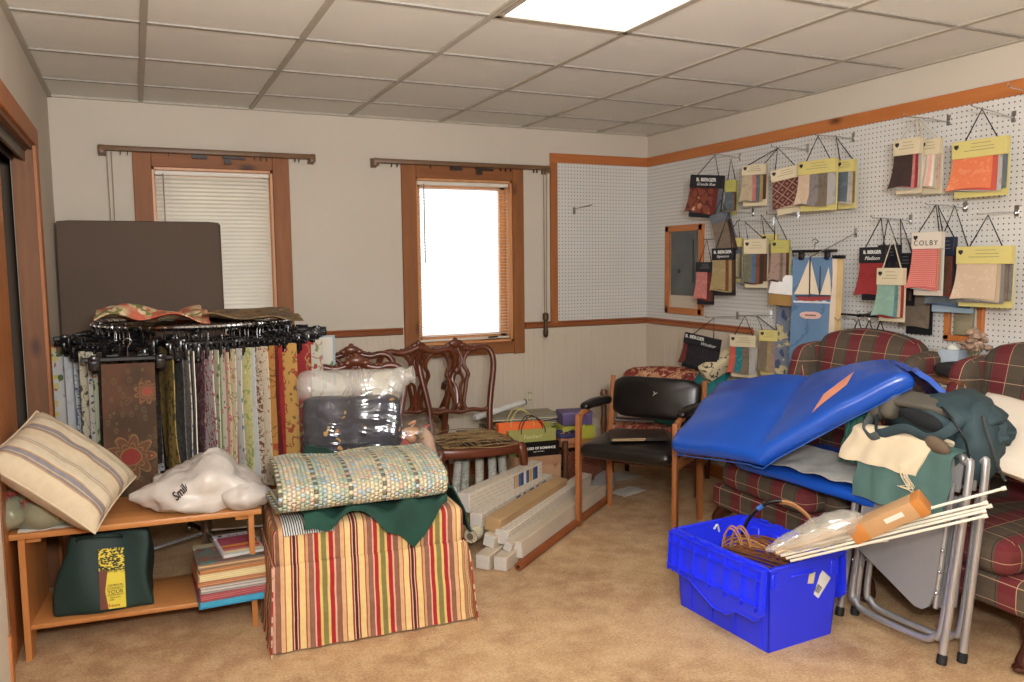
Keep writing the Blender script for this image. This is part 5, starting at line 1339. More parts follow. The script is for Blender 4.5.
# ------------------------------------------------ blue folding mat
mat_b = solid('mat_blue_vinyl', rgb(26,82,186), .24, var=.05, scale=3, bump=.10, bscale=9)
MA, MC_, ME = V((2.345,3.245,.565)), V((2.40,2.675,.625)), V((2.80,2.242,1.012))
MB_, MM, MF = V((2.86,3.50,.805)), V((2.97,2.90,.93)), V((3.03,2.55,1.005))
UF = .45
def mat_s(u, v):
    if u < UF: k = u/UF; a, b = MA.lerp(MC_, k), MB_.lerp(MM, k)
    else: k = (u-UF)/(1-UF); a, b = MC_.lerp(ME, k), MM.lerp(MF, k)
    p = a.lerp(b, v); w_ = math.exp(-((u-UF)/.10)**2)*.5
    p = p.lerp((MA.lerp(ME, u)).lerp(MB_.lerp(MF, u), v)-V((0,0,.03)), w_*.5*min(1, max(0, v*1.4)))
    p.z += .04*math.sin(PI*min(1, max(0, v)))*math.sin(PI*min(1, max(0, k)))-.012*math.exp(-((u-UF)/.03)**2)
    return p
def mat_map(th0):
    def fn(p):
        u, v = p.x/1.27+.5, p.y/.62+.5; e = .01
        P = mat_s(u, v); n = (mat_s(u+e, v)-mat_s(u-e, v)).cross(mat_s(u, v+e)-mat_s(u, v-e)).normalized()
        if n.z < 0: n = -n
        return P+n*(p.z+.012*fbm(p.x*5, p.y*7, th0)*(1 if p.z > 0 else .3))
    return fn
bm_ = thing('gym_mat', 'bright blue folding vinyl mat lying over the plaid chair and the folding chairs', 'mat', (0, 0, 0))
one('rbox', (1.27, .62, .085), .042, 30, (0,0,0), (0,0,0), 0, mat_map(1)).build('upper_panel', mat_b, bm_, ang=85)
def slab(p): return (p.x, p.y, p.z+.01*fbm(p.x*4, p.y*5))
one('rbox', (.62, .80, .05), .022, 10, (2.95, 2.72, .505), (0, -.02, .06), 0, slab).build('lower_panel', mat_b, bm_, ang=60)
m = mb(); m.grid(24, 8, lambda u, v: (2.655+.25*v+.03*u+.012*fbm(u*9, v*3, 3), 3.0-.68*u, .542+.012*fbm(u*8, v*4, 6)+.05*v+.01*u), .004, .7, .25); m.build('foam_lining', solid('foam_white', rgb(196,196,188), .9, var=.08, scale=20), bm_, ang=70)
def flap(u, v):
    a = ME.lerp(MF, u); d = V((.11, -.14, -.12))*v
    return a+d+V((0, 0, .02-.05*v*v+.012*fbm(u*5, v*5)))
m = mb(); m.grid(12, 8, flap, .02, .57, .2); m.build('end_flap', mat_b, bm_, ang=70)
def seam(v, off, n=40, u0=0.02, u1=.98):
    pts = []
    for i in range(n+1):
        u = u0+(u1-u0)*i/n; pts.append(mat_map(1)(V(((u-.5)*1.27, (v-.5)*.62, off))))
    return pts
m = mb(); m.tube(seam(.012, -.012), .0022, 5); m.tube(seam(.0, -.028), .0022, 5); m.build('seam', solid('seam_blue', rgb(56,104,196), .4), bm_)
m = mb(); pts = seam(.035, .034, 40, .70, .97)
for i in range(0, 40, 5): m.tube(pts[i:i+4], .0022, 5)
m.build('stitching', solid('stitch_white', rgb(226,226,226), .6), bm_)
m = mb()
mm_ = mat_map(1)
m.grid(8, 3, lambda u, v: mm_(V(((.655+.115*u+.02*v-.5)*1.27, (.12+.20*u+.20*v-.5)*.62, .0455))), .001, .2, .04); m.build('tape_strip', solid('tape_peach', rgb(226,150,116), .6), bm_, label='peach coloured tape strip')

# ------------------------------------------------ folding chairs with cloths
alu = solid('grey_tube', rgb(188,188,190), .3, .65, var=.04); rubber = solid('rubber_black', rgb(24,23,23), .7)
seat_grey = solid('seat_grey', rgb(136,134,134), .5, var=.04, bump=.1, bscale=200)
fc = thing('folding_chair', 'grey metal folding chair leaning folded in front, with its seat panel showing', 'folding chair', (2.618, 2.178, 0), (-.16, 0, -PI/2+.02), 'folding chairs leaning together')
def arch(w, h, r, y): return [(-w, y, .02), (-w, y, h-r), (-w+r*.3, y, h-r*.3), (-w+r, y, h), (w-r, y, h), (w-r*.3, y, h-r*.3), (w, y, h-r), (w, y, .02)]
def ub(w, z0, h, r, y): return [(-w, y+.01, h), (-w, y, z0+r), (-w+r*.3, y, z0+r*.3), (-w+r, y, z0), (w-r, y, z0), (w-r*.3, y, z0+r*.3), (w, y, z0+r), (w, y+.01, h)]
def pol(pts, n=6):
    out = []; 
    for i, p in enumerate(pts): out.append(V(p))
    return catmull(out, n)
one('tube', pol(arch(.235, .775, .085, 0)), .0145, 10).build('front_frame', alu, fc)
one('tube', pol(ub(.205, .055, .62, .085, .018)), .0135, 10).build('rear_frame', alu, fc)
for s in (-1, 1):
    one('lathe', [(.0,0),(.018,0),(.018,.03),(.014,.038),(.0,.038)], 12, (s*.235, 0, 0)).build('foot_cap', rubber, fc)
    one('tube', [(s*.185, -.012, .66), (s*.185, -.006, .19)], .009, 8).build('seat_rail', alu, fc)
    m = mb()
    for z in (.25, .33, .41, .52): m.ell((.007,.007,.007), (s*.19, -.022, z), nu=8, nv=6)
    m.build('rivet', chrome, fc)
    one('box', (.006, .016, .34), (s*.222, -.006, .38)).build('link_bar', alu, fc)
o_ = [(-.18,.60),(-.18,.34),(-.17,.30),(.11,.17),(.14,.17),(.165,.19),(.18,.24),(.18,.60)]
one('prism', o_, .012, (0, -.014, 0)).build('seat_panel', seat_grey, fc)
one('box', (.40, .012, .12), (0, .012, .69), bev=.004).build('back_panel', seat_grey, fc)
f2 = dup(fc, 'grey metal folding chair behind the front one, against the plaid chair', (2.690, 2.155, 0), (-.13, 0, -PI/2+.06))

def hang(name, label, mat, y0, y1, x_top, z_top, front, back, seed, th=.005, amp=.014, cat='cloth', skew=0):
    """cloth hung over the folding chair tops: falls on the -x side by front and the +x side by back"""
    L = front+back+.08
    def f(u, v):
        s_ = v*L; y = y0+(y1-y0)*u+skew*(v-.5)
        if s_ < front: x = x_top-.045-.21*(front-s_)*1.0; z = z_top-(front-s_)
        elif s_ < front+.08: k = (s_-front)/.08; x = x_top-.045+.09*k; z = z_top+.018*math.sin(PI*k)
        else: x = x_top+.045+.05*(s_-front-.08); z = z_top-(s_-front-.08)
        r = fbm(u*4, v*3, seed); return (x-amp*1.3*abs(r)-.01*math.sin(u*17+seed)*abs(v-front/L), y+amp*fbm(u*3, v*5, seed+9), z+amp*.8*r)
    m = mb(); m.grid(26, 26, f, th, abs(y1-y0), L); return tag(m.build(name, mat, None, ang=70), label, cat)
teal_g = solid('sage_teal_cloth', rgb(82,114,108), .8, var=.12, scale=6, bump=.1, bscale=100)
hang('teal_cloth', 'grey green cloth hanging over the front of the folding chairs', teal_g, 2.39, 1.975, 2.738, .765, .245, .10, 3, .004, .012)
cream_c = solid('cream_cloth', rgb(230,212,180), .85, var=.05, scale=8, bump=.1, bscale=140)
hang('cream_cloth', 'frayed cream cloth folded over the top of the folding chairs', cream_c, 2.425, 2.055, 2.735, .795, .135, .12, 7, .012, .014, skew=-.12)
m = mb(); rd = random.Random(3)
for i in range(9):
    y = 2.10+.05*rd.random(); x = 2.615; m.tube(catmull([(x, y, .70), (x-.01, y-.02*rd.random(), .67), (x+.005, y-.03, .64-.03*rd.random()), (x, y+.02*rd.uniform(-1,1), .62)], 4), .0014, 4)
tag(m.build('loose_thread', cream_c, None), 'loose cream threads hanging from the frayed cloth', 'thread')
strap_g = solid('green_strap', rgb(40,92,80), .8, var=.12)
hang('green_cloth', 'dark green cloth strips hanging left of the cream cloth from under the mat', strap_g, 2.53, 2.445, 2.80, .83, .20, .06, 12, .005, .02)
hang('brown_board', 'small brown cardboard piece between the green strips and the cream cloth', solid('brown_board', rgb(120,80,46), .7), 2.445, 2.415, 2.78, .80, .09, .03, 15, .006, .004, 'cardboard')
# backpack slung over the folding chairs
pack = solid('pack_green', rgb(52,72,78), .75, var=.12, scale=10, bump=.15, bscale=160); pack2 = solid('pack_grey', rgb(98,92,80), .8, var=.08, bump=.2, bscale=90)
bp = thing('backpack', 'grey green backpack with padded straps slung over the folding chairs', 'backpack', (2.85, 2.165, .81), (0, 0, -PI/2))
bag_blob('pack_body', pack, bp, (.27, .14, .10), (.0, .03, .03), 2.2, .34, 7, nu=40, nv=26)
bag_blob('side_pocket', pack, bp, (.09, .11, .16), (.17, .0, -.03), 5.1, .30, 8)
bag_blob('top_flap', pack, bp, (.15, .13, .05), (.10, .03, .10), 7.7, .35, 9, rot=(.1, .25, 0))
for k, (x, z) in enumerate(((-.225, .075), (-.165, .085))):
    one('rbox', (.075, .10, .12), .034, 8, (x, -.06, z), (-.25, .25, .12*k), .006).build('padded_belt', pack2, bp)
one('rbox', (.24, .09, .03), .014, 10, (-.01, -.06, .115), (.45, .06, .05), 0, lambda p: (p.x, p.y, p.z-.5*p.x*p.x+.006*fbm(p.x*12, p.y*12))).build('back_pad', pack2, bp)
one('ell', (.10, .02, .035), (.02, -.125, .06), (.2, .15, 0), 18, 10, None, .2, 12).build('dark_opening', solid('pack_inside', rgb(28,32,36), .9), bp)
one('ell', (.055, .022, .032), (.115, -.155, -.02), (.3, .3, 0)).build('round_pad', solid('pad_brown', rgb(112,94,76), .8), bp)
m = mb(); m.tube(catmull([(-.20,-.11,.03),(-.14,-.17,-.02),(-.02,-.165,.02),(.08,-.155,.0),(.15,-.14,.04),(.17,-.10,.09)], 6), .020, 8, flat=.3); m.build('shoulder_strap', pack, bp)
m = mb(); m.tube(catmull([(-.24,-.08,.04),(-.23,-.14,-.02),(-.17,-.17,-.045),(-.13,-.175,-.03)], 5), .026, 8, flat=.3); m.build('hip_strap', solid('strap_grey', rgb(92,98,100), .8), bp)
m = mb(); m.tube(catmull([(.22,-.06,.10),(.27,-.09,.03),(.30,-.08,-.06),(.31,-.05,-.12)], 5), .012, 6, flat=.3); m.build('webbing', solid('webbing_grey', rgb(74,80,84), .8), bp)
m = mb(); m.tube(catmull([(.10,-.12,.12),(.15,-.135,.09),(.20,-.125,.02),(.22,-.12,-.05)], 5), .004, 6); m.build('zip', black_plastic, bp)
# ------------------------------------------------ blue crate and what is in it
crate_b = solid('crate_blue', rgb(42,58,246), .36, var=.04, scale=3)
cr = thing('storage_crate', 'bright blue plastic storage crate with hinged lids on the carpet', 'crate', (2.265, 2.545, 0), (0, 0, .055))
cw, cd, ch = .375, .545, .335; tp = .90
m = mb(); th = .006
def quad(a, b, c, d, inn):
    a, b, c, d = map(V, (a, b, c, d)); n = V(inn); m.add([a, b, c, d, a+n*th, b+n*th, c+n*th, d+n*th], [[0,1,2,3],[7,6,5,4],[0,4,5,1],[1,5,6,2],[2,6,7,3],[3,7,4,0]])
bx, by, tx, ty = cw/2*tp, cd/2*.93, cw/2, cd/2
quad((-bx,-by,0),(bx,-by,0),(tx,-ty,ch),(-tx,-ty,ch),(0,1,0)); quad((bx,by,0),(-bx,by,0),(-tx,ty,ch),(tx,ty,ch),(0,-1,0))
quad((-bx,by,0),(-bx,-by,0),(-tx,-ty,ch),(-tx,ty,ch),(1,0,0)); quad((bx,-by,0),(bx,by,0),(tx,ty,ch),(tx,-ty,ch),(-1,0,0))
m.box((bx*2, by*2, .008), (0, 0, .006))
for s in (-1, 1):
    m.box((.016, cd+.02, .012), (s*tx, 0, ch), bev=.002, seg=1); m.box((cw+.02, .016, .012), (0, s*ty, ch), bev=.002, seg=1)
    for k in (-.40, -.14, .10, .34): m.box((.006, .010, .30), (s*(tx-.008), k*cd, ch*.47), (0, s*.055, 0))
    for k in (-.44, .44): m.box((.04, .008, .06), (k*cw*.95, s*(ty-.001), ch-.05), bev=.002, seg=1); m.box((.006, .014, .06), (k*cw, s*(ty+.001), ch-.05))
    m.box((.12, .012, .012), (-.02, s*(ty+.001), ch-.045), bev=.003, seg=1)
# inner bosses along the long walls
for s in (-1, 1):
    for k in (-.3, -.1, .1, .3): m.box((.016, .05, .20), (s*(tx-.016), k*cd, ch-.12), bev=.004, seg=1)
m.build('bin', crate_b, cr)
def lid(s):
    m = mb(); H = .20; x = s*(tx+.020); t_ = s*.05
    o = [(-cd/2-.004, 0), (cd/2+.004, 0), (cd/2+.004, -H*.78), (cd*.36, -H*.86), (cd*.26, -H*.86), (cd*.14, -H*1.0), (-cd*.02, -H*1.18), (-cd*.16, -H*1.18), (-cd*.26, -H*1.02), (-cd*.44, -H*1.02), (-cd/2-.004, -H*.85)]
    m.prism(o, .004, (0,0,0), (0, 0, PI/2))
    k = .024
    for z in (-.006, -.045, -.145): m.box((k, cd, .005), (-s*0+s*.006, 0, z))
    for y in (-.49, -.44, -.30, -.13, .04, .20, .36, .44, .49): m.box((k, .005, H*.82), (s*.006, y*cd, -H*.43))
    for a, b in zip(o[2:], o[3:]):
        m.tube([(s*.006, a[0], a[1]), (s*.006, b[0], b[1])], .004, 4)
    for y in (-.36, -.2, -.04, .12, .28): m.tube([(0, y*cd-.02, .004), (0, y*cd+.02, .004)], .007, 8)
    return m.build('lid', crate_b, cr, (x, 0, ch+.002), (0, -s*.06, 0))
lid(-1); lid(1)
one('box', (.062, .001, .095), (.088, -.2665, .225), (.057, .7, 0)).build('shipping_label', solid('label_white', rgb(222,222,220), .5), cr, label='white shipping label with a barcode')
m = mb()
for i, w in enumerate((.002,.001,.003,.001,.002,.001,.002)): m.box((w, .0008, .03), (-.014+.0045*i, 0, 0))
b_ = m.build('barcode', ink, cr, (.078, -.2665, .208), (.057, .7, 0))
one('box', (.032, .001, .045), (.035, -.2695, .262), (.057, .15, 0)).build('old_label', solid('label_cream', rgb(206,196,160), .6), cr, label='faded cream label')
m = mb(); m.tube(catmull([(.02,ty-.012,ch-.03),(.03,ty-.02,ch-.01),(.045,ty-.016,ch-.045)], 4), .005, 5); m.build('white_scrap', white_card, cr)
def onc(x, y, z):
    c, s = math.cos(.055), math.sin(.055); return V((2.265+x*c-y*s, 2.545+x*s+y*c, z))
reed_m = solid('reed_tan', rgb(176,124,74), .6, var=.12, scale=20); reed_d = solid('reed_brown', rgb(112,66,36), .6, var=.2, scale=20)
rd = random.Random(4)
names = ('tallest thin tan cane loop standing in the blue crate', 'second thin tan cane loop crossing the tallest one', 'thick tan cane coil at the left of the blue crate', 'thick tan cane coil in the middle of the blue crate', 'thick tan cane coil nearest the right of the blue crate', 'low brown cane coil at the back left of the crate')
for i, nm in enumerate(names):
    t = thing('cane_coil', nm, 'cane coil', onc(-.10+.028*i, .03-.02*i, .23), (0, 0, .18+.06*i), 'cane coils in the blue crate')
    for j in range(2 if i < 2 else 4):
        hh_ = (.15 if i < 2 else .075)+.010*j+.01*rd.random(); ln = .05 if i < 2 else .13+.008*j; dx = .009*j
        m = mb(); m.tube(catmull([(dx, ln, -.02), (dx+.004, ln*.8, hh_*.75), (dx+.01, ln*.1, hh_*1.05), (dx+.014, -ln*.75, hh_*.72), (dx+.012, -ln*1.15, .0)], 6), .0036, 6); m.build('strand', reed_d if (i == 5 or j == 3) else reed_m, t)
m = mb()
for i in range(9):
    m.box((.024, .30, .004), (-.09+.02*i, -.0+.006*(i % 3), .008*(i % 4)), (.12, .05*(i % 3), .5+.04*i), bev=.001, seg=1)
tag(m.build('cane_strips', reed_d, None, onc(-.03, -.10, .285), (.05, 0, .1)), 'flat brown cane strips bundled in the blue crate', 'cane strips')
t = thing('brown_roll', 'short brown strip roll at the front corner of the blue crate', 'roll', onc(.055, -.215, .315), (0, 0, .25))
one('rbox', (.13, .045, .03), .014, 6).build('strip_roll', reed_d, t); one('box', (.128, .03, .004), (0, -.008, .015), bev=.001, seg=1).build('pale_edge', reed_m, t)
t = thing('cable_loop', 'black and tan cable looped over the far side of the blue crate', 'cable', (0, 0, 0))
P_ = [onc(.02, .10, .30), onc(.05, .08, .40), onc(.095, .02, .475), onc(.15, -.05, .485), onc(.19, -.12, .43), onc(.195, -.16, .34)]
m = mb(); q = catmull(P_, 8); h_ = len(q)//2
m.tube(q[:h_+2], .0075, 8); m.build('black_half', black_plastic, t)
m = mb(); m.tube(q[h_-1:], .006, 8); m.tube([p+V((.010,.008,-.012)) for p in q[h_:]], .006, 8); m.build('tan_half', reed_m, t)
m = mb(); m.tube([q[h_-8], q[h_-6]], .010, 8); m.build('blue_tape', solid('tape_blue', rgb(60,110,190), .5), t)
# cardboard tube box, clear bag and white rods leaning out of the crate
ob_ = solid('tube_box_orange', rgb(196,128,62), .6, var=.06); 
t = thing('carton_tube', 'long orange and tan cardboard box leaning out of the crate onto the folding chairs', 'box', (2.375, 1.99, .575), (0, -.60, -1.10))
one('box', (.28, .065, .065), (0, 0, 0), (.3, 0, 0), bev=.003).build('carton', solid('tube_box_tan', rgb(190,150,106), .65, var=.05), t); one('box', (.06, .067, .067), (-.112, 0, 0), (.3, 0, 0), bev=.003).build('orange_band', ob_, t, label='orange end band'); one('box', (.035, .0685, .0685), (.125, 0, 0), (.3, 0, 0), bev=.003).build('end_flap', ob_, t)
one('box', (.07, .001, .018), (.03, -.0335, -.005), (.3, 0, 0)).build('paper_label', white_card, t)
t = thing('clear_bag', 'crinkled clear plastic bag of white pieces lying in the crate under the orange box', 'plastic bag', (2.23, 2.19, .475), (0, -.45, -.82))
one('ell', (.19, .06, .05), (0, 0, 0), (0,0,0), 30, 16, lambda p: (p.x, p.y*(1+.4*p.x/.2)+.012*fbm(p.x*20, p.z*20), p.z*(1+.5*p.x/.2)+.012*fbm(p.x*22, p.y*22, 4))).build('bag_film', plastic_film('crinkled_film', gloss=.22, milky=.35), t, ang=80)
m = mb()
for i in range(6): m.box((.26, .012, .012), (-.02+.01*i, -.03+.012*i, -.012+.005*(i % 3)), (.1*i, 0, .02*i), bev=.002, seg=1)
m.build('wrapped_pieces', solid('wrapped_cream', rgb(206,180,150), .7), t)
rodm = solid('white_fibreglass', rgb(224,220,204), .45, var=.03)
ends = [((2.125, 2.285, .400), (2.628, 1.748, .708)), ((2.14, 2.275, .388), (2.57, 1.77, .660)), ((2.15, 2.27, .380), (2.585, 1.765, .648)), ((2.165, 2.258, .372), (2.565, 1.772, .632)), ((2.175, 2.246, .364), (2.56, 1.762, .618))]
for i, (a, b) in enumerate(ends):
    t = thing('white_rod', ('longest white rod leaning out of the crate, uppermost', 'white rod second from the top of the bundle', 'white rod in the middle of the bundle', 'white rod second from the bottom of the bundle', 'lowest white rod of the bundle')[i], 'rod', (0, 0, 0), 0, 'white rods leaning out of the crate')
    one('tube', [a, b], .0052, 8).build('shaft', rodm, t); bb = V(b); d_ = (bb-V(a)).normalized()
    one('tube', [bb-d_*.002, bb+d_*.012], .0075, 8).build('end_cap', rodm, t)
t = thing('white_rod', 'short single white rod sticking straight out over the crate lid', 'rod', (0, 0, 0), 0)
one('tube', [onc(.13, -.24, .345), onc(.335, -.36, .385)], .004, 8).build('shaft', rodm, t); one('tube', [onc(.333, -.359, .3845), onc(.345, -.366, .387)], .006, 8).build('end_cap', rodm, t)

# organiser between the wing chairs
t = thing('organiser', 'small cream pigeonhole organiser with a brown top between the plaid chairs', 'organiser', (3.455, 2.545, 0), (0, 0, -PI/2))
org = solid('organiser_cream', rgb(196,182,156), .6)
m = mb(); w, h, d = .20, .915, .22
for x in (-w/2, 0, w/2): m.box((.012, d, h), (x, 0, h/2))
m.box((w, .008, h), (0, d/2, h/2)); m.build('case', org, t)
for k in range(12): one('box', (w, d, .008), (0, 0, .04+.0785*k)).build('shelf', org, t)
one('box', (w+.03, d+.02, .022), (0, 0, h+.011), bev=.004).build('top', wood('organiser_top', rgb(110,72,46), rgb(130,88,58), axis=0), t)
t = thing('radio', 'dark rounded radio on top of the organiser', 'radio', (3.42, 2.535, .937), (0, 0, -PI/2+.1))
one('rbox', (.15, .10, .075), .03, 8, (0, 0, .0375), (0,0,0), 0, lambda p: (p.x, p.y, p.z*(1-.5*max(0, -p.x/.11)))).build('case', solid('radio_dark', rgb(44,42,42), .4), t); one('ell', (.025, .006, .025), (.04, -.05, .038)).build('speaker', rubber, t)
t = thing('tissue_box', 'pale blue box behind the radio', 'box', (3.50, 2.60, .937), (0, 0, .1))
one('box', (.08, .10, .12), (0, 0, .06), bev=.004).build('box_body', solid('pale_blue_card', rgb(176,188,200), .6), t); one('ell', (.02, .03, .02), (0, 0, .125), jit=.3, jsc=40).build('tissue', white_card, t)
t = thing('dried_flowers', 'bunch of dusty pink dried flowers behind the radio', 'dried flowers', (3.515, 2.50, .937), 0)
one('lathe', [(.0,0),(.03,0),(.035,.04),(.025,.08),(.028,.09),(.0,.08)], 12).build('pot', solid('pot_cream', rgb(200,184,156), .6), t)
m = mb(); rd = random.Random(8)
for i in range(26):
    a = rd.uniform(0, 2*PI); r = rd.uniform(.0, .06); m.ell((.018,.018,.014), (r*math.cos(a), r*math.sin(a), .12+rd.uniform(0, .10)), nu=7, nv=5, jit=.4, jsc=60, seed=i)
m.build('flower_heads', solid('dried_pink', rgb(176,146,126), .9, var=.3, scale=30), t)
m = mb()
for i in range(10):
    a = i*.63; m.tube([(0, 0, .07), (.04*math.cos(a), .04*math.sin(a), .15)], .002, 4)
m.build('stems', solid('stem_olive', rgb(140,128,80), .9), t)
# ================================================================ swatch books hanging on the pegboard
hd = {'cream': solid('card_cream', C_(206,192,160), .6, var=.02), 'yellow': solid('card_yellow', C_(204,190,116), .6, var=.02), 'white': solid('card_white', C_(208,196,180), .6, var=.02),
      'black': solid('card_black', C_(24,24,30), .5, var=.04), 'ygreen': solid('card_yellow_green', C_(178,172,88), .6, var=.02), 'blue': solid('card_blue', C_(150,170,182), .6, var=.03), 'grey': solid('card_grey_blue', C_(92,98,106), .6, var=.05), 'navy': solid('card_navy', C_(30,36,58), .5, var=.04)}
fq = {}
def fabric(key, col, alt=None, kind='damask', sc=14, th=.54):
    col = tuple(c*.80 for c in col[:3])+(1,); alt = alt and tuple(c*.80 for c in alt[:3])+(1,)
    fq[key] = floral('swatch_'+key, col, [(kind, alt or tuple(c*.8 for c in col[:3])+(1,), sc, th)])
for k, c, a in (('dkbrown', C_(66,46,40), None), ('rose', C_(196,120,112), C_(206,140,130)), ('teal', C_(36,124,130), C_(60,150,150)), ('coral', C_(206,92,74), C_(216,108,88)), ('orange', C_(236,128,84), C_(242,150,104)), ('cream', C_(216,188,160), C_(222,198,172)), ('greyf', C_(140,132,128), C_(120,114,112)), ('slate', C_(96,106,112), C_(112,120,124)), ('red', C_(156,44,44), C_(146,38,38)), ('dred', C_(112,40,32), C_(128,50,40)), ('black', C_(34,28,34), C_(44,36,42)), ('mint', C_(140,174,156), C_(150,184,166)), ('tealgrey', C_(92,136,140), None), ('oliveg', C_(112,110,92), C_(124,122,104)), ('goldf', C_(166,144,98), C_(176,156,112)), ('rust', C_(124,74,44), None), ('brown', C_(92,58,38), None), ('beige', C_(196,176,146), None), ('bluef', C_(86,110,140), None), ('mauve', C_(168,140,128), None), ('pinkf', C_(196,120,106), C_(206,134,118)), ('taupe', C_(128,112,94), None), ('palegrey', C_(186,182,176), None), ('pinkpale', C_(216,176,160), None)):
    fabric(k, c, a)
fq['ruglike'] = floral('swatch_ruglike', C_(120,60,40), [('flower', C_(166,110,80), 16, .3), ('vine', C_(86,34,30), 18, .06)])
fq['diamond'] = None
def diamond_mat():
    g = G('swatch_diamond'); q = g.sep(g.uv()); s = .06
    a = g.math('FRACT', g.math('DIVIDE', g.math('ADD', q[0], q[1]), s)); b = g.math('FRACT', g.math('DIVIDE', g.math('SUBTRACT', q[0], q[1]), s))
    k = g.math('MAXIMUM', g.math('LESS_THAN', a, .12), g.math('LESS_THAN', b, .12))
    c = g.mix(k, C_(82,40,36), C_(160,120,100))
    da = g.math('ABSOLUTE', g.math('SUBTRACT', a, .56)); db = g.math('ABSOLUTE', g.math('SUBTRACT', b, .56))
    c = g.mix(g.math('LESS_THAN', g.math('MAXIMUM', da, db), .16), c, C_(140,96,82))
    return g.done(c, .8)
fq['diamond'] = diamond_mat()
fq['gingham'] = plaid('swatch_gingham', [(.004, C_(190,90,84)), (.004, C_(206,130,118))], [(.006, C_(186,84,80)), (.004, C_(214,150,136))], .5)
fq['pinkstr'] = striped('swatch_pink_stripe', [(.016, C_(216,170,160)), (.010, C_(226,206,190)), (.008, C_(170,176,166)), (.012, C_(222,190,176))], 0, .8, .001)
cord_k = solid('cord_dark', C_(30,27,30), .7); cord_w = solid('cord_pale', C_(196,184,158), .7)
tag_ink = solid('print_grey', C_(110,100,92), .6, var=0)
def rline(w): return
def swatch(label, x, yc, w, zt, hh, H, apex, head, layers, words=None, lines=True, roll=0.0, swing=None, cord=None, spread=.016, tone=None):
    r = math.radians(swing if swing is not None else (26 if yc > 3.4 else (10 if yc > 3.0 else 2)))
    th = -PI/2+r; d = V((x, yc, 0)).normalized(); perp = V((d.y, -d.x, 0))
    Xd = V((math.cos(th), math.sin(th), 0)); w = w*abs(V((0,-1,0)).dot(perp))/abs(Xd.dot(perp))
    t = thing('swatch_book', label, 'swatch book', (x, yc, zt), (0, roll, th), 'fabric swatch books hanging on the pegboard')
    hm = hd[head]; n = len(layers)
    one('box', (w, .003, H-.004), (0, .012, -H/2), bev=.001, seg=1).build('backing_card', hm, t)
    for i in range(n-1, -1, -1):
        k = layers[i]; y0 = -.010+.005*i; x1 = w/2-.004-spread*(n-1-i)*min(1, w/.2); x0 = -w/2+.003+.003*i; L = (H-hh)*(.92+.02*math.sin(i*2.3+yc*7))-.01
        def f(u, v, i=i, x0=x0, x1=x1, L=L, y0=y0):
            return (x0+(x1-x0)*u-.010*v*v*(1-u), y0-.030*v**2.2*(1-.75*u)*(1-.12*i)+.004*math.sin(u*6+i)*v, -hh+.006-L*v+.008*v*v*math.sin(u*3+i))
        m = mb(); m.grid(6, 8, f, .0035, x1-x0, L, lambda u, v, x0=x0, x1=x1, L=L: (x0+(x1-x0)*u, -v*L)); m.build('fabric_layer', fq[k], t, ang=60)
    hb = one('box', (w, .030, hh), (0, -.003, -hh/2), bev=.002, seg=1).build('header_card', hm, t)
    if lines:
        lm = solid('print_pale', C_(120,120,124), .6, var=0) if head in ('black', 'grey', 'navy') else solid('print_faint', C_(150,138,104), .6, var=0)
        if not words:
            for a, b, c_ in ((.05, -.22, .36), (.08, -.42, .42), (.02, -.60, .56)):
                one('box', (w*c_, .0008, .003), (w*a, -.0186, hh*b)).build('print_line', lm, hb)
        if head in ('yellow', 'cream', 'white', 'ygreen') and w > .09:
            one('prism', [(-.010,.009),(.010,.009),(.011,-.002),(0,-.013),(-.011,-.002)], .001, (-w*.5+.022, -.0186, -hh*.32)).build('shield_mark', ink, hb)
    for b in (words or []):
        body, sz, z, kw = b; text(body, sz, (-.0 if not kw.get('dx') else kw['dx'], -.0190, z*hh), (PI/2, 0, 0), white_ink if head == 'black' else ink, hb, **{k: v for k, v in kw.items() if k != 'dx'})
    if apex:
        A = V((x, apex[0], apex[1]))-V((x, yc, zt)); R = Euler((0, roll, th), 'XYZ').to_matrix().transposed(); A = R @ A
        m = mb(); s_ = min(.36*w, .075)
        m.tube([(-s_, 0, -.004), tuple(A), (s_, 0, -.004)], .0032, 6); m.build('cord', cord or cord_k, t)
    return t
W_ = {'bold': .0008}
swatch('black headed swatch book with rust brown rug fabric, highest at the far left', 3.357, 4.260, .331, 2.032, .082, .272, (4.193, 2.150), 'black', ['ruglike', 'ruglike', 'dred', 'slate'], [('B. BERGER', .030, -.38, W_), ('Grande Rue', .026, -.72, {'shear': .35})], roll=.10, spread=.03)
swatch('narrow yellow green swatch book just right of the highest black headed one', 3.457, 4.152, .105, 1.994, .075, .219, (4.160, 2.126), 'ygreen', ['slate', 'oliveg', 'rust', 'brown'])
swatch('cream headed swatch book with a cream and pink grey fan left of the diamond pattern', 3.377, 3.849, .208, 2.051, .059, .242, (3.658, 2.125), 'cream', ['beige', 'rose', 'slate', 'goldf', 'brown'], spread=.026)
swatch('swatch book with a dark red diamond pattern', 3.337, 3.556, .225, 2.000, .066, .255, (3.615, 2.118), 'cream', ['diamond', 'cream', 'dred'], roll=-.16, spread=.004)
swatch('yellow headed swatch book with cream and grey fabrics right of the diamond pattern', 3.337, 3.313, .261, 2.015, .073, .269, (3.318, 2.142), 'yellow', ['cream', 'greyf', 'taupe', 'palegrey'], spread=.05)
swatch('narrow yellow swatch book with pale grey fabrics at the end of the upper left row', 3.437, 3.212, .120, 2.008, .062, .256, (3.290, 2.138), 'yellow', ['slate', 'palegrey', 'beige', 'taupe'], spread=.02)
swatch('cream headed swatch book with a dark brown fabric in the top row', 3.357, 2.769, .144, 2.051, .075, .258, (2.734, 2.142), 'cream', ['dkbrown', 'rose', 'red', 'palegrey'], cord=cord_w)
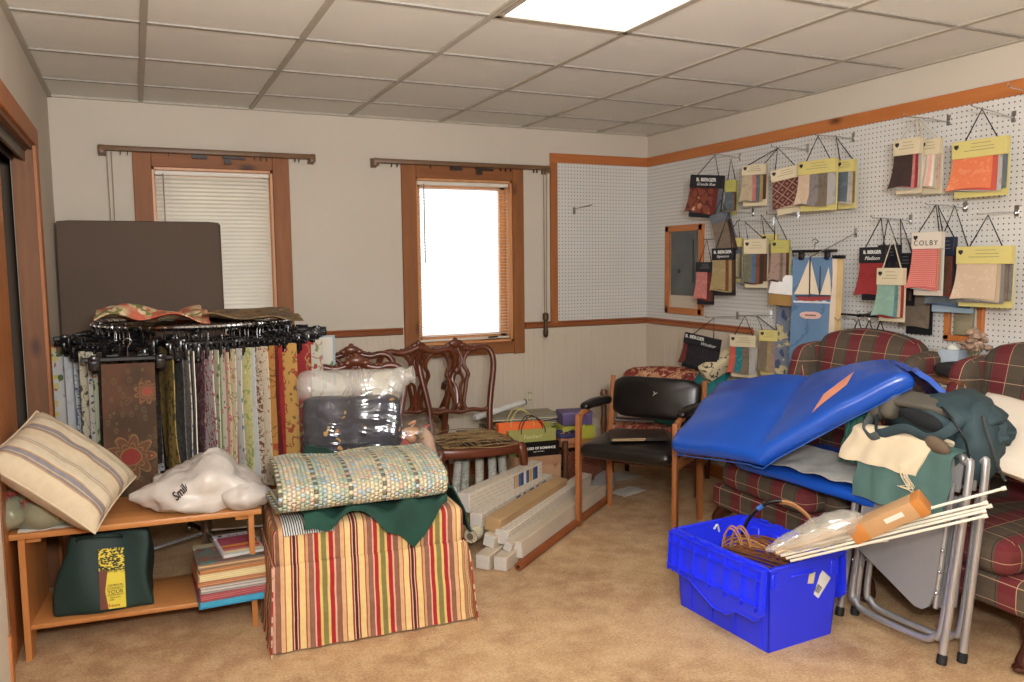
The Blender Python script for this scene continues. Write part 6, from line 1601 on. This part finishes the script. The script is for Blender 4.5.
swatch('cream headed swatch book with pink stripes right of the dark brown one', 3.417, 2.692, .106, 2.043, .074, .255, (2.771, 2.148), 'cream', ['pinkstr', 'beige', 'pinkpale'], cord=cord_w)
swatch('yellow headed swatch book with bright orange fabric in the top right corner', 3.377, 2.417, .252, 2.002, .077, .250, (2.419, 2.131), 'yellow', ['orange', 'coral', 'palegrey', 'slate'], spread=.018)
swatch('grey blue swatch book tilted under the highest black headed one', 3.377, 4.168, .185, 1.787, .060, .285, (4.153, 1.867), 'grey', ['taupe', 'brown', 'dkbrown'], roll=-.28)
swatch('black headed swatch book with pink fabric right of the breaker panel', 3.337, 4.250, .172, 1.479, .064, .277, (4.236, 1.619), 'black', ['rose', 'dred', 'brown'], spread=.03)
swatch('black headed swatch book with olive gold fabric in the left cluster', 3.357, 4.095, .210, 1.565, .074, .300, (4.051, 1.786), 'black', ['goldf', 'rust', 'goldf', 'brown'], [('B. BERGER', .026, -.34, W_), ('Signature', .022, -.70, {'shear': .35})], spread=.024, roll=-.02)
swatch('yellow headed swatch book peeking out behind the olive gold one', 3.437, 4.105, .181, 1.628, .056, .277, (4.061, 1.738), 'yellow', ['beige', 'goldf', 'slate'])
swatch('cream headed swatch book with grey green fabric over a blue one', 3.357, 3.802, .198, 1.612, .088, .290, (3.903, 1.717), 'cream', ['oliveg', 'bluef', 'rust', 'dkbrown', 'brown'], spread=.03)
swatch('pale yellow swatch book behind the grey green and the mauve ones', 3.447, 3.785, .136, 1.640, .059, .268, (3.864, 1.758), 'yellow', ['mauve', 'palegrey'])
swatch('yellow green headed swatch book with mauve and brown strips', 3.377, 3.620, .144, 1.601, .074, .263, (3.671, 1.746), 'ygreen', ['mauve', 'taupe', 'mauve', 'brown'], spread=.03)
swatch('pale blue card swatch hanging left of the sailboat cloth', 3.457, 3.628, .159, 1.452, .076, .130, (3.631, 1.573), 'blue', ['goldf', 'bluef'])
swatch('black headed swatch book with plain red fabric above the plaid wing chair', 3.357, 2.944, .165, 1.546, .079, .269, (2.913, 1.688), 'black', ['red', 'dred', 'black'], [('B. BERGER', .023, -.32, W_), ('Madison', .026, -.70, {'shear': .35})], spread=.01)
swatch('black swatch book directly behind the red one', 3.417, 2.905, .120, 1.556, .085, .294, (2.923, 1.684), 'black', ['black', 'dkbrown'])
swatch('small yellow headed swatch book with mint and teal fabric', 3.307, 2.797, .148, 1.443, .082, .261, (2.796, 1.586), 'cream', ['mint', 'tealgrey', 'beige', 'red'], spread=.018, cord=cord_w)
swatch('black swatch book behind the mint one, second from the red one', 3.477, 2.855, .090, 1.515, .084, .263, (2.900, 1.685), 'black', ['black', 'brown'])
swatch('white headed swatch book with red gingham fabric', 3.357, 2.643, .155, 1.609, .078, .297, (2.610, 1.731), 'white', ['gingham', 'gingham', 'goldf', 'palegrey'], [('COLBY', .034, -.66, {'spacing': 1.25})], spread=.006)
swatch('navy headed swatch book showing its edge right of the gingham', 3.437, 2.598, .075, 1.585, .088, .301, (2.662, 1.731), 'navy', ['brown', 'dred', 'black'])
swatch('slate blue swatch book hanging lowest behind the gingham', 3.470, 2.60, .215, 1.54, .05, .31, (2.60, 1.731), 'blue', ['slate', 'bluef'])
swatch('yellow headed swatch book with cream fabric at the right end of the middle row', 3.377, 2.374, .254, 1.538, .078, .270, (2.369, 1.672), 'yellow', ['cream', 'beige', 'greyf', 'taupe', 'greyf'], spread=.014)
swatch('plain tan board swatch hanging behind the mint swatch book', 3.517, 2.812, .150, 1.44, .03, .33, (2.80, 1.58), 'black', ['taupe', 'taupe'], lines=False)
swatch('large black swatch book with dark red and navy fabrics low on the wall', 3.377, 4.312, .373, .994, .072, .238, (4.206, 1.119), 'black', ['dred', 'black', 'black'], [('B. BERGER', .030, -.28, {'bold': .0008, 'dx': -.05}), ('Windsor', .030, -.70, {'shear': .3, 'dx': .05})], roll=.16, spread=.11)
swatch('cream headed swatch book with coral and teal fabric low on the wall', 3.377, 3.921, .235, 1.030, .073, .265, (3.912, 1.148), 'cream', ['coral', 'teal', 'taupe', 'palegrey'], spread=.05)
swatch('yellow swatch book with narrow brown strips low on the wall', 3.437, 3.764, .161, 1.070, .067, .278, (3.874, 1.148), 'yellow', ['taupe', 'goldf', 'mauve', 'goldf'], spread=.035)
def peg_hook(holds, y0, z0, y1, z1, L=.24):
    t = thing('peg_hook', 'wire peg hook '+holds, 'hook', (XR-.012, y1, z1), 0, 'wire peg hooks on the pegboard')
    m = mb(); m.tube(catmull([(0, 0, 0), (-L*.5, (y0-y1)*.55, (z0-z1)*.5+.004), (-L, y0-y1, z0-z1), (-L-.012, (y0-y1)*1.05, z0-z1+.016)], 6), .0030, 6); m.build('wire', chrome, t)
    m = mb(); m.box((.004, .022, .05), (-.002, 0, .008), bev=.001, seg=1); m.build('back_plate', chrome, t)
for a in (('holding the orange swatch book', 2.425, 2.14, 2.40, 2.10), ('holding the dark brown and pink striped swatch books', 2.76, 2.152, 2.72, 2.135), ('holding the red and black swatch books', 2.93, 1.69, 2.91, 1.675), ('holding the gingham swatch book', 2.63, 1.735, 2.615, 1.72), ('holding the cream swatch book in the middle row', 2.372, 1.675, 2.366, 1.685),
          ('holding the yellow and grey swatch books', 3.315, 2.145, 3.29, 2.135), ('holding the diamond swatch book', 3.64, 2.125, 3.62, 2.12), ('holding the highest black headed swatch book', 4.18, 2.153, 4.20, 2.14), ('holding the mauve swatch book', 3.67, 1.75, 3.68, 1.745), ('holding the grey green swatch book', 3.90, 1.722, 3.88, 1.715),
          ('holding the olive gold swatch book', 4.06, 1.79, 4.07, 1.78), ('holding the pink swatch book', 4.235, 1.622, 4.22, 1.62), ('holding the black dark red swatch book low on the wall', 4.21, 1.122, 4.20, 1.12), ('holding the coral and teal swatch book', 3.90, 1.15, 3.89, 1.145),
          ('sticking out bare at the top right corner', 2.26, 2.19, 2.22, 2.15), ('holding the mint swatch book', 2.80, 1.588, 2.79, 1.57)):
    peg_hook(*a)
t = thing('peg_hook', 'bare wire peg hook on the left part of the pegboard beside the window', 'hook', (2.93, YB-.012, 1.86), 0, 'wire peg hooks on the pegboard')
m = mb(); m.tube(catmull([(0,0,0),(-.03,-.08,.01),(.06,-.16,.035)], 5), .003, 6); m.build('wire', chrome, t); one('box', (.022, .004, .05), (0, -.002, .0), bev=.001, seg=1).build('back_plate', chrome, t)
t = thing('peg_hook', 'long wire peg hook slanting up beside the sailboat cloth', 'hook', (XR-.012, 3.255, 1.63), 0, 'wire peg hooks on the pegboard')
m = mb(); m.tube([(0,0,0),(-.12,.05,-.07),(-.24,.09,-.13)], .0035, 6); m.build('wire', chrome, t); one('box', (.004, .022, .05), (-.002, 0, .0), bev=.001, seg=1).build('back_plate', chrome, t)

# sailboat cloth on clips
sx = thing('sailboat_cloth', 'blue cloth printed with white sailboats, clipped to hangers on the right wall', 'fabric sample', (3.40, 3.385, 1.50), (0, 0, -PI/2+.32))
sail_blue = floral('sail_blue', C_(98,128,160), [('vine', C_(82,112,146), 4, .02)])
w, H = .245, .66
m = mb(); m.grid(10, 14, lambda u, v: ((u-.5)*w-.012*v, .006*math.sin(u*6)+.004*math.sin(v*5), -H*v), .004, w, H); m.build('cloth', sail_blue, sx)
sail_w = solid('sail_cream', C_(222,206,180), .8, var=.03); 
def deco(name, pts, mat, y=-.010): one('prism', pts, .002, (0, y, 0)).build(name, mat, sx)
deco('sail', [(-.108,-.205),(-.085,-.16),(-.025,-.015),(-.02,-.205)], sail_w); deco('sail', [(-.014,-.20),(-.014,-.02),(.038,-.205)], sail_w); deco('sail', [(.044,-.205),(.088,-.055),(.100,-.12),(.105,-.205)], sail_w)
deco('mast', [(-.022,.0),(-.015,.0),(-.015,-.225),(-.022,-.225)], solid('mast_brown', C_(70,50,44), .7)); deco('mast', [(.038,-.05),(.043,-.05),(.043,-.215),(.038,-.215)], MATS['mast_brown'])
deco('hull', [(-.10,-.218),(.105,-.212),(.10,-.230),(.0,-.242),(-.08,-.240)], solid('hull_red', C_(150,60,60), .7)); deco('deck_line', [(-.10,-.212),(.10,-.206),(.10,-.213),(-.10,-.219)], solid('hull_navy', C_(54,60,78), .7), -.0115)
wave = [(-.112,-.24)]+[(-.112+.0224*k, -.236-.008*(k % 2)) for k in range(1, 10)]+[(.112,-.24),(.112,-.252),(-.112,-.252)]
deco('wave_crest', wave, solid('wave_white', C_(206,212,216), .8), -.0095)
deco('name_oval', [(.045*math.cos(a*PI/10)+(.018 if math.cos(a*PI/10) > 0 else -.018)-.01, .02*math.sin(a*PI/10)-.32) for a in range(20)], solid('oval_pink', C_(214,178,168), .7))
deco('oval_mark', [(-.04,-.316),(.022,-.316),(.022,-.324),(-.04,-.324)], solid('mark_brown', C_(130,86,80), .7), -.0115)
for s, n_ in ((-1, 0), (1, 0)):
    m = mb(); m.box((.03, .03, .04), (s*.075, 0, .004), bev=.008); m.box((.02, .04, .016), (s*.075, 0, .026), bev=.004); m.build('clip', black_plastic, sx)
m = mb(); m.box((.26, .012, .016), (0, 0, .034), bev=.004); m.tube(catmull([(0,0,.04),(0,0,.07),(.02,0,.085),(0,0,.10),(-.015,0,.09)], 5), .0025, 6); m.build('hanger', black_plastic, sx)
t = thing('fabric_sample', 'cream and tan cloth edges hanging right of the sailboat cloth', 'fabric sample', (3.44, 3.245, 1.49), (0, 0, -PI/2+.25))
for i, (c, dx) in enumerate(((C_(216,196,170), -.03), (C_(206,176,124), .0), (C_(150,120,90), -.012))):
    m = mb(); m.grid(3, 8, lambda u, v: (dx+(u-.5)*.035, .01*i+.004*math.sin(v*6+i), -.60*v), .004, .04, .6); m.build('cloth', solid('edge_cloth_%d' % i, c, .85), t)
m = mb(); m.box((.07, .03, .02), (-.01, .01, .01), bev=.006); m.build('clip', black_plastic, t)
t = thing('fabric_sample', 'blue and yellow floral cloth hanging behind the plaid chair, left of the sailboats', 'fabric sample', (3.47, 3.66, 1.30), (0, 0, -PI/2+.4))
m = mb(); m.grid(6, 10, lambda u, v: ((u-.5)*.13, .006*math.sin(u*6), -.60*v), .004, .13, .60); m.build('cloth', floral('blue_yellow_floral', C_(110,118,134), [('damask', C_(190,176,130), 9, .5), ('leaf', C_(60,72,104), 10, .3), ('flower', C_(214,196,140), 9, .22)]), t)
m = mb(); m.box((.13, .02, .02), (0, 0, .005), bev=.005); m.build('clip_bar', black_plastic, t)
t = thing('plastic_tag', 'white plastic pouch with brown cloth hanging left of the sailboat cloth', 'pouch', (3.40, 3.60, 1.40), (0, .08, -PI/2+.55))
m = mb(); m.grid(6, 8, lambda u, v: ((u-.5)*.135+.03*v*(u-.5), -.012*math.sin(u*PI)-.02*v, -.11*v), .004); m.build('pouch_top', solid('pouch_white', C_(224,222,220), .3), t, ang=60)
m = mb(); m.grid(8, 6, lambda u, v: ((u-.5)*.15, -.014*math.sin(u*PI)-.03*v, -.095-.08*v+.02*math.sin(u*9)*(1-v)), .005, .15, .1); m.build('brown_cloth', floral('pouch_brown', C_(150,116,64), [('leaf', C_(110,84,46), 10, .35)]), t, ang=60)
# black wire hangers behind the plaid chair
for i, (y, lab) in enumerate(((3.09, 'left'), (3.02, 'middle'), (2.95, 'right'))):
    t = thing('wire_hanger', lab+' of the three empty black hangers on the wall above the plaid wing chair', 'hanger', (3.42, y, 1.185), (0, 0, -PI/2+.2), 'empty black hangers above the plaid chair')
    m = mb(); m.tube([(-.05, 0, -.14), (0, 0, -.01), (.05, 0, -.14), (-.05, 0, -.14)], .0045, 6); m.build('frame', black_plastic, t)
    m = mb(); m.tube(catmull([(0,0,-.01),(0,0,.012),(.012,0,.022),(0,0,.03),(-.01,0,.024)], 4), .0025, 6); m.build('hook', chrome, t)
t = thing('rail_arm', 'black rail arm with chrome pegs over the plaid wing chair', 'rail', (XR-.012, 3.03, 1.20), 0)
m = mb(); m.box((.22, .016, .016), (-.11, 0, 0), bev=.003); m.tube([(-.2, -.20, .0), (-.2, .12, .0)], .006, 8); m.build('arm', black_plastic, t)
for y in (-.14, -.04, .08): one('tube', [(-.2, y, 0), (-.25, y+.02, -.03), (-.265, y+.025, -.015)], .003, 6).build('peg', chrome, t)
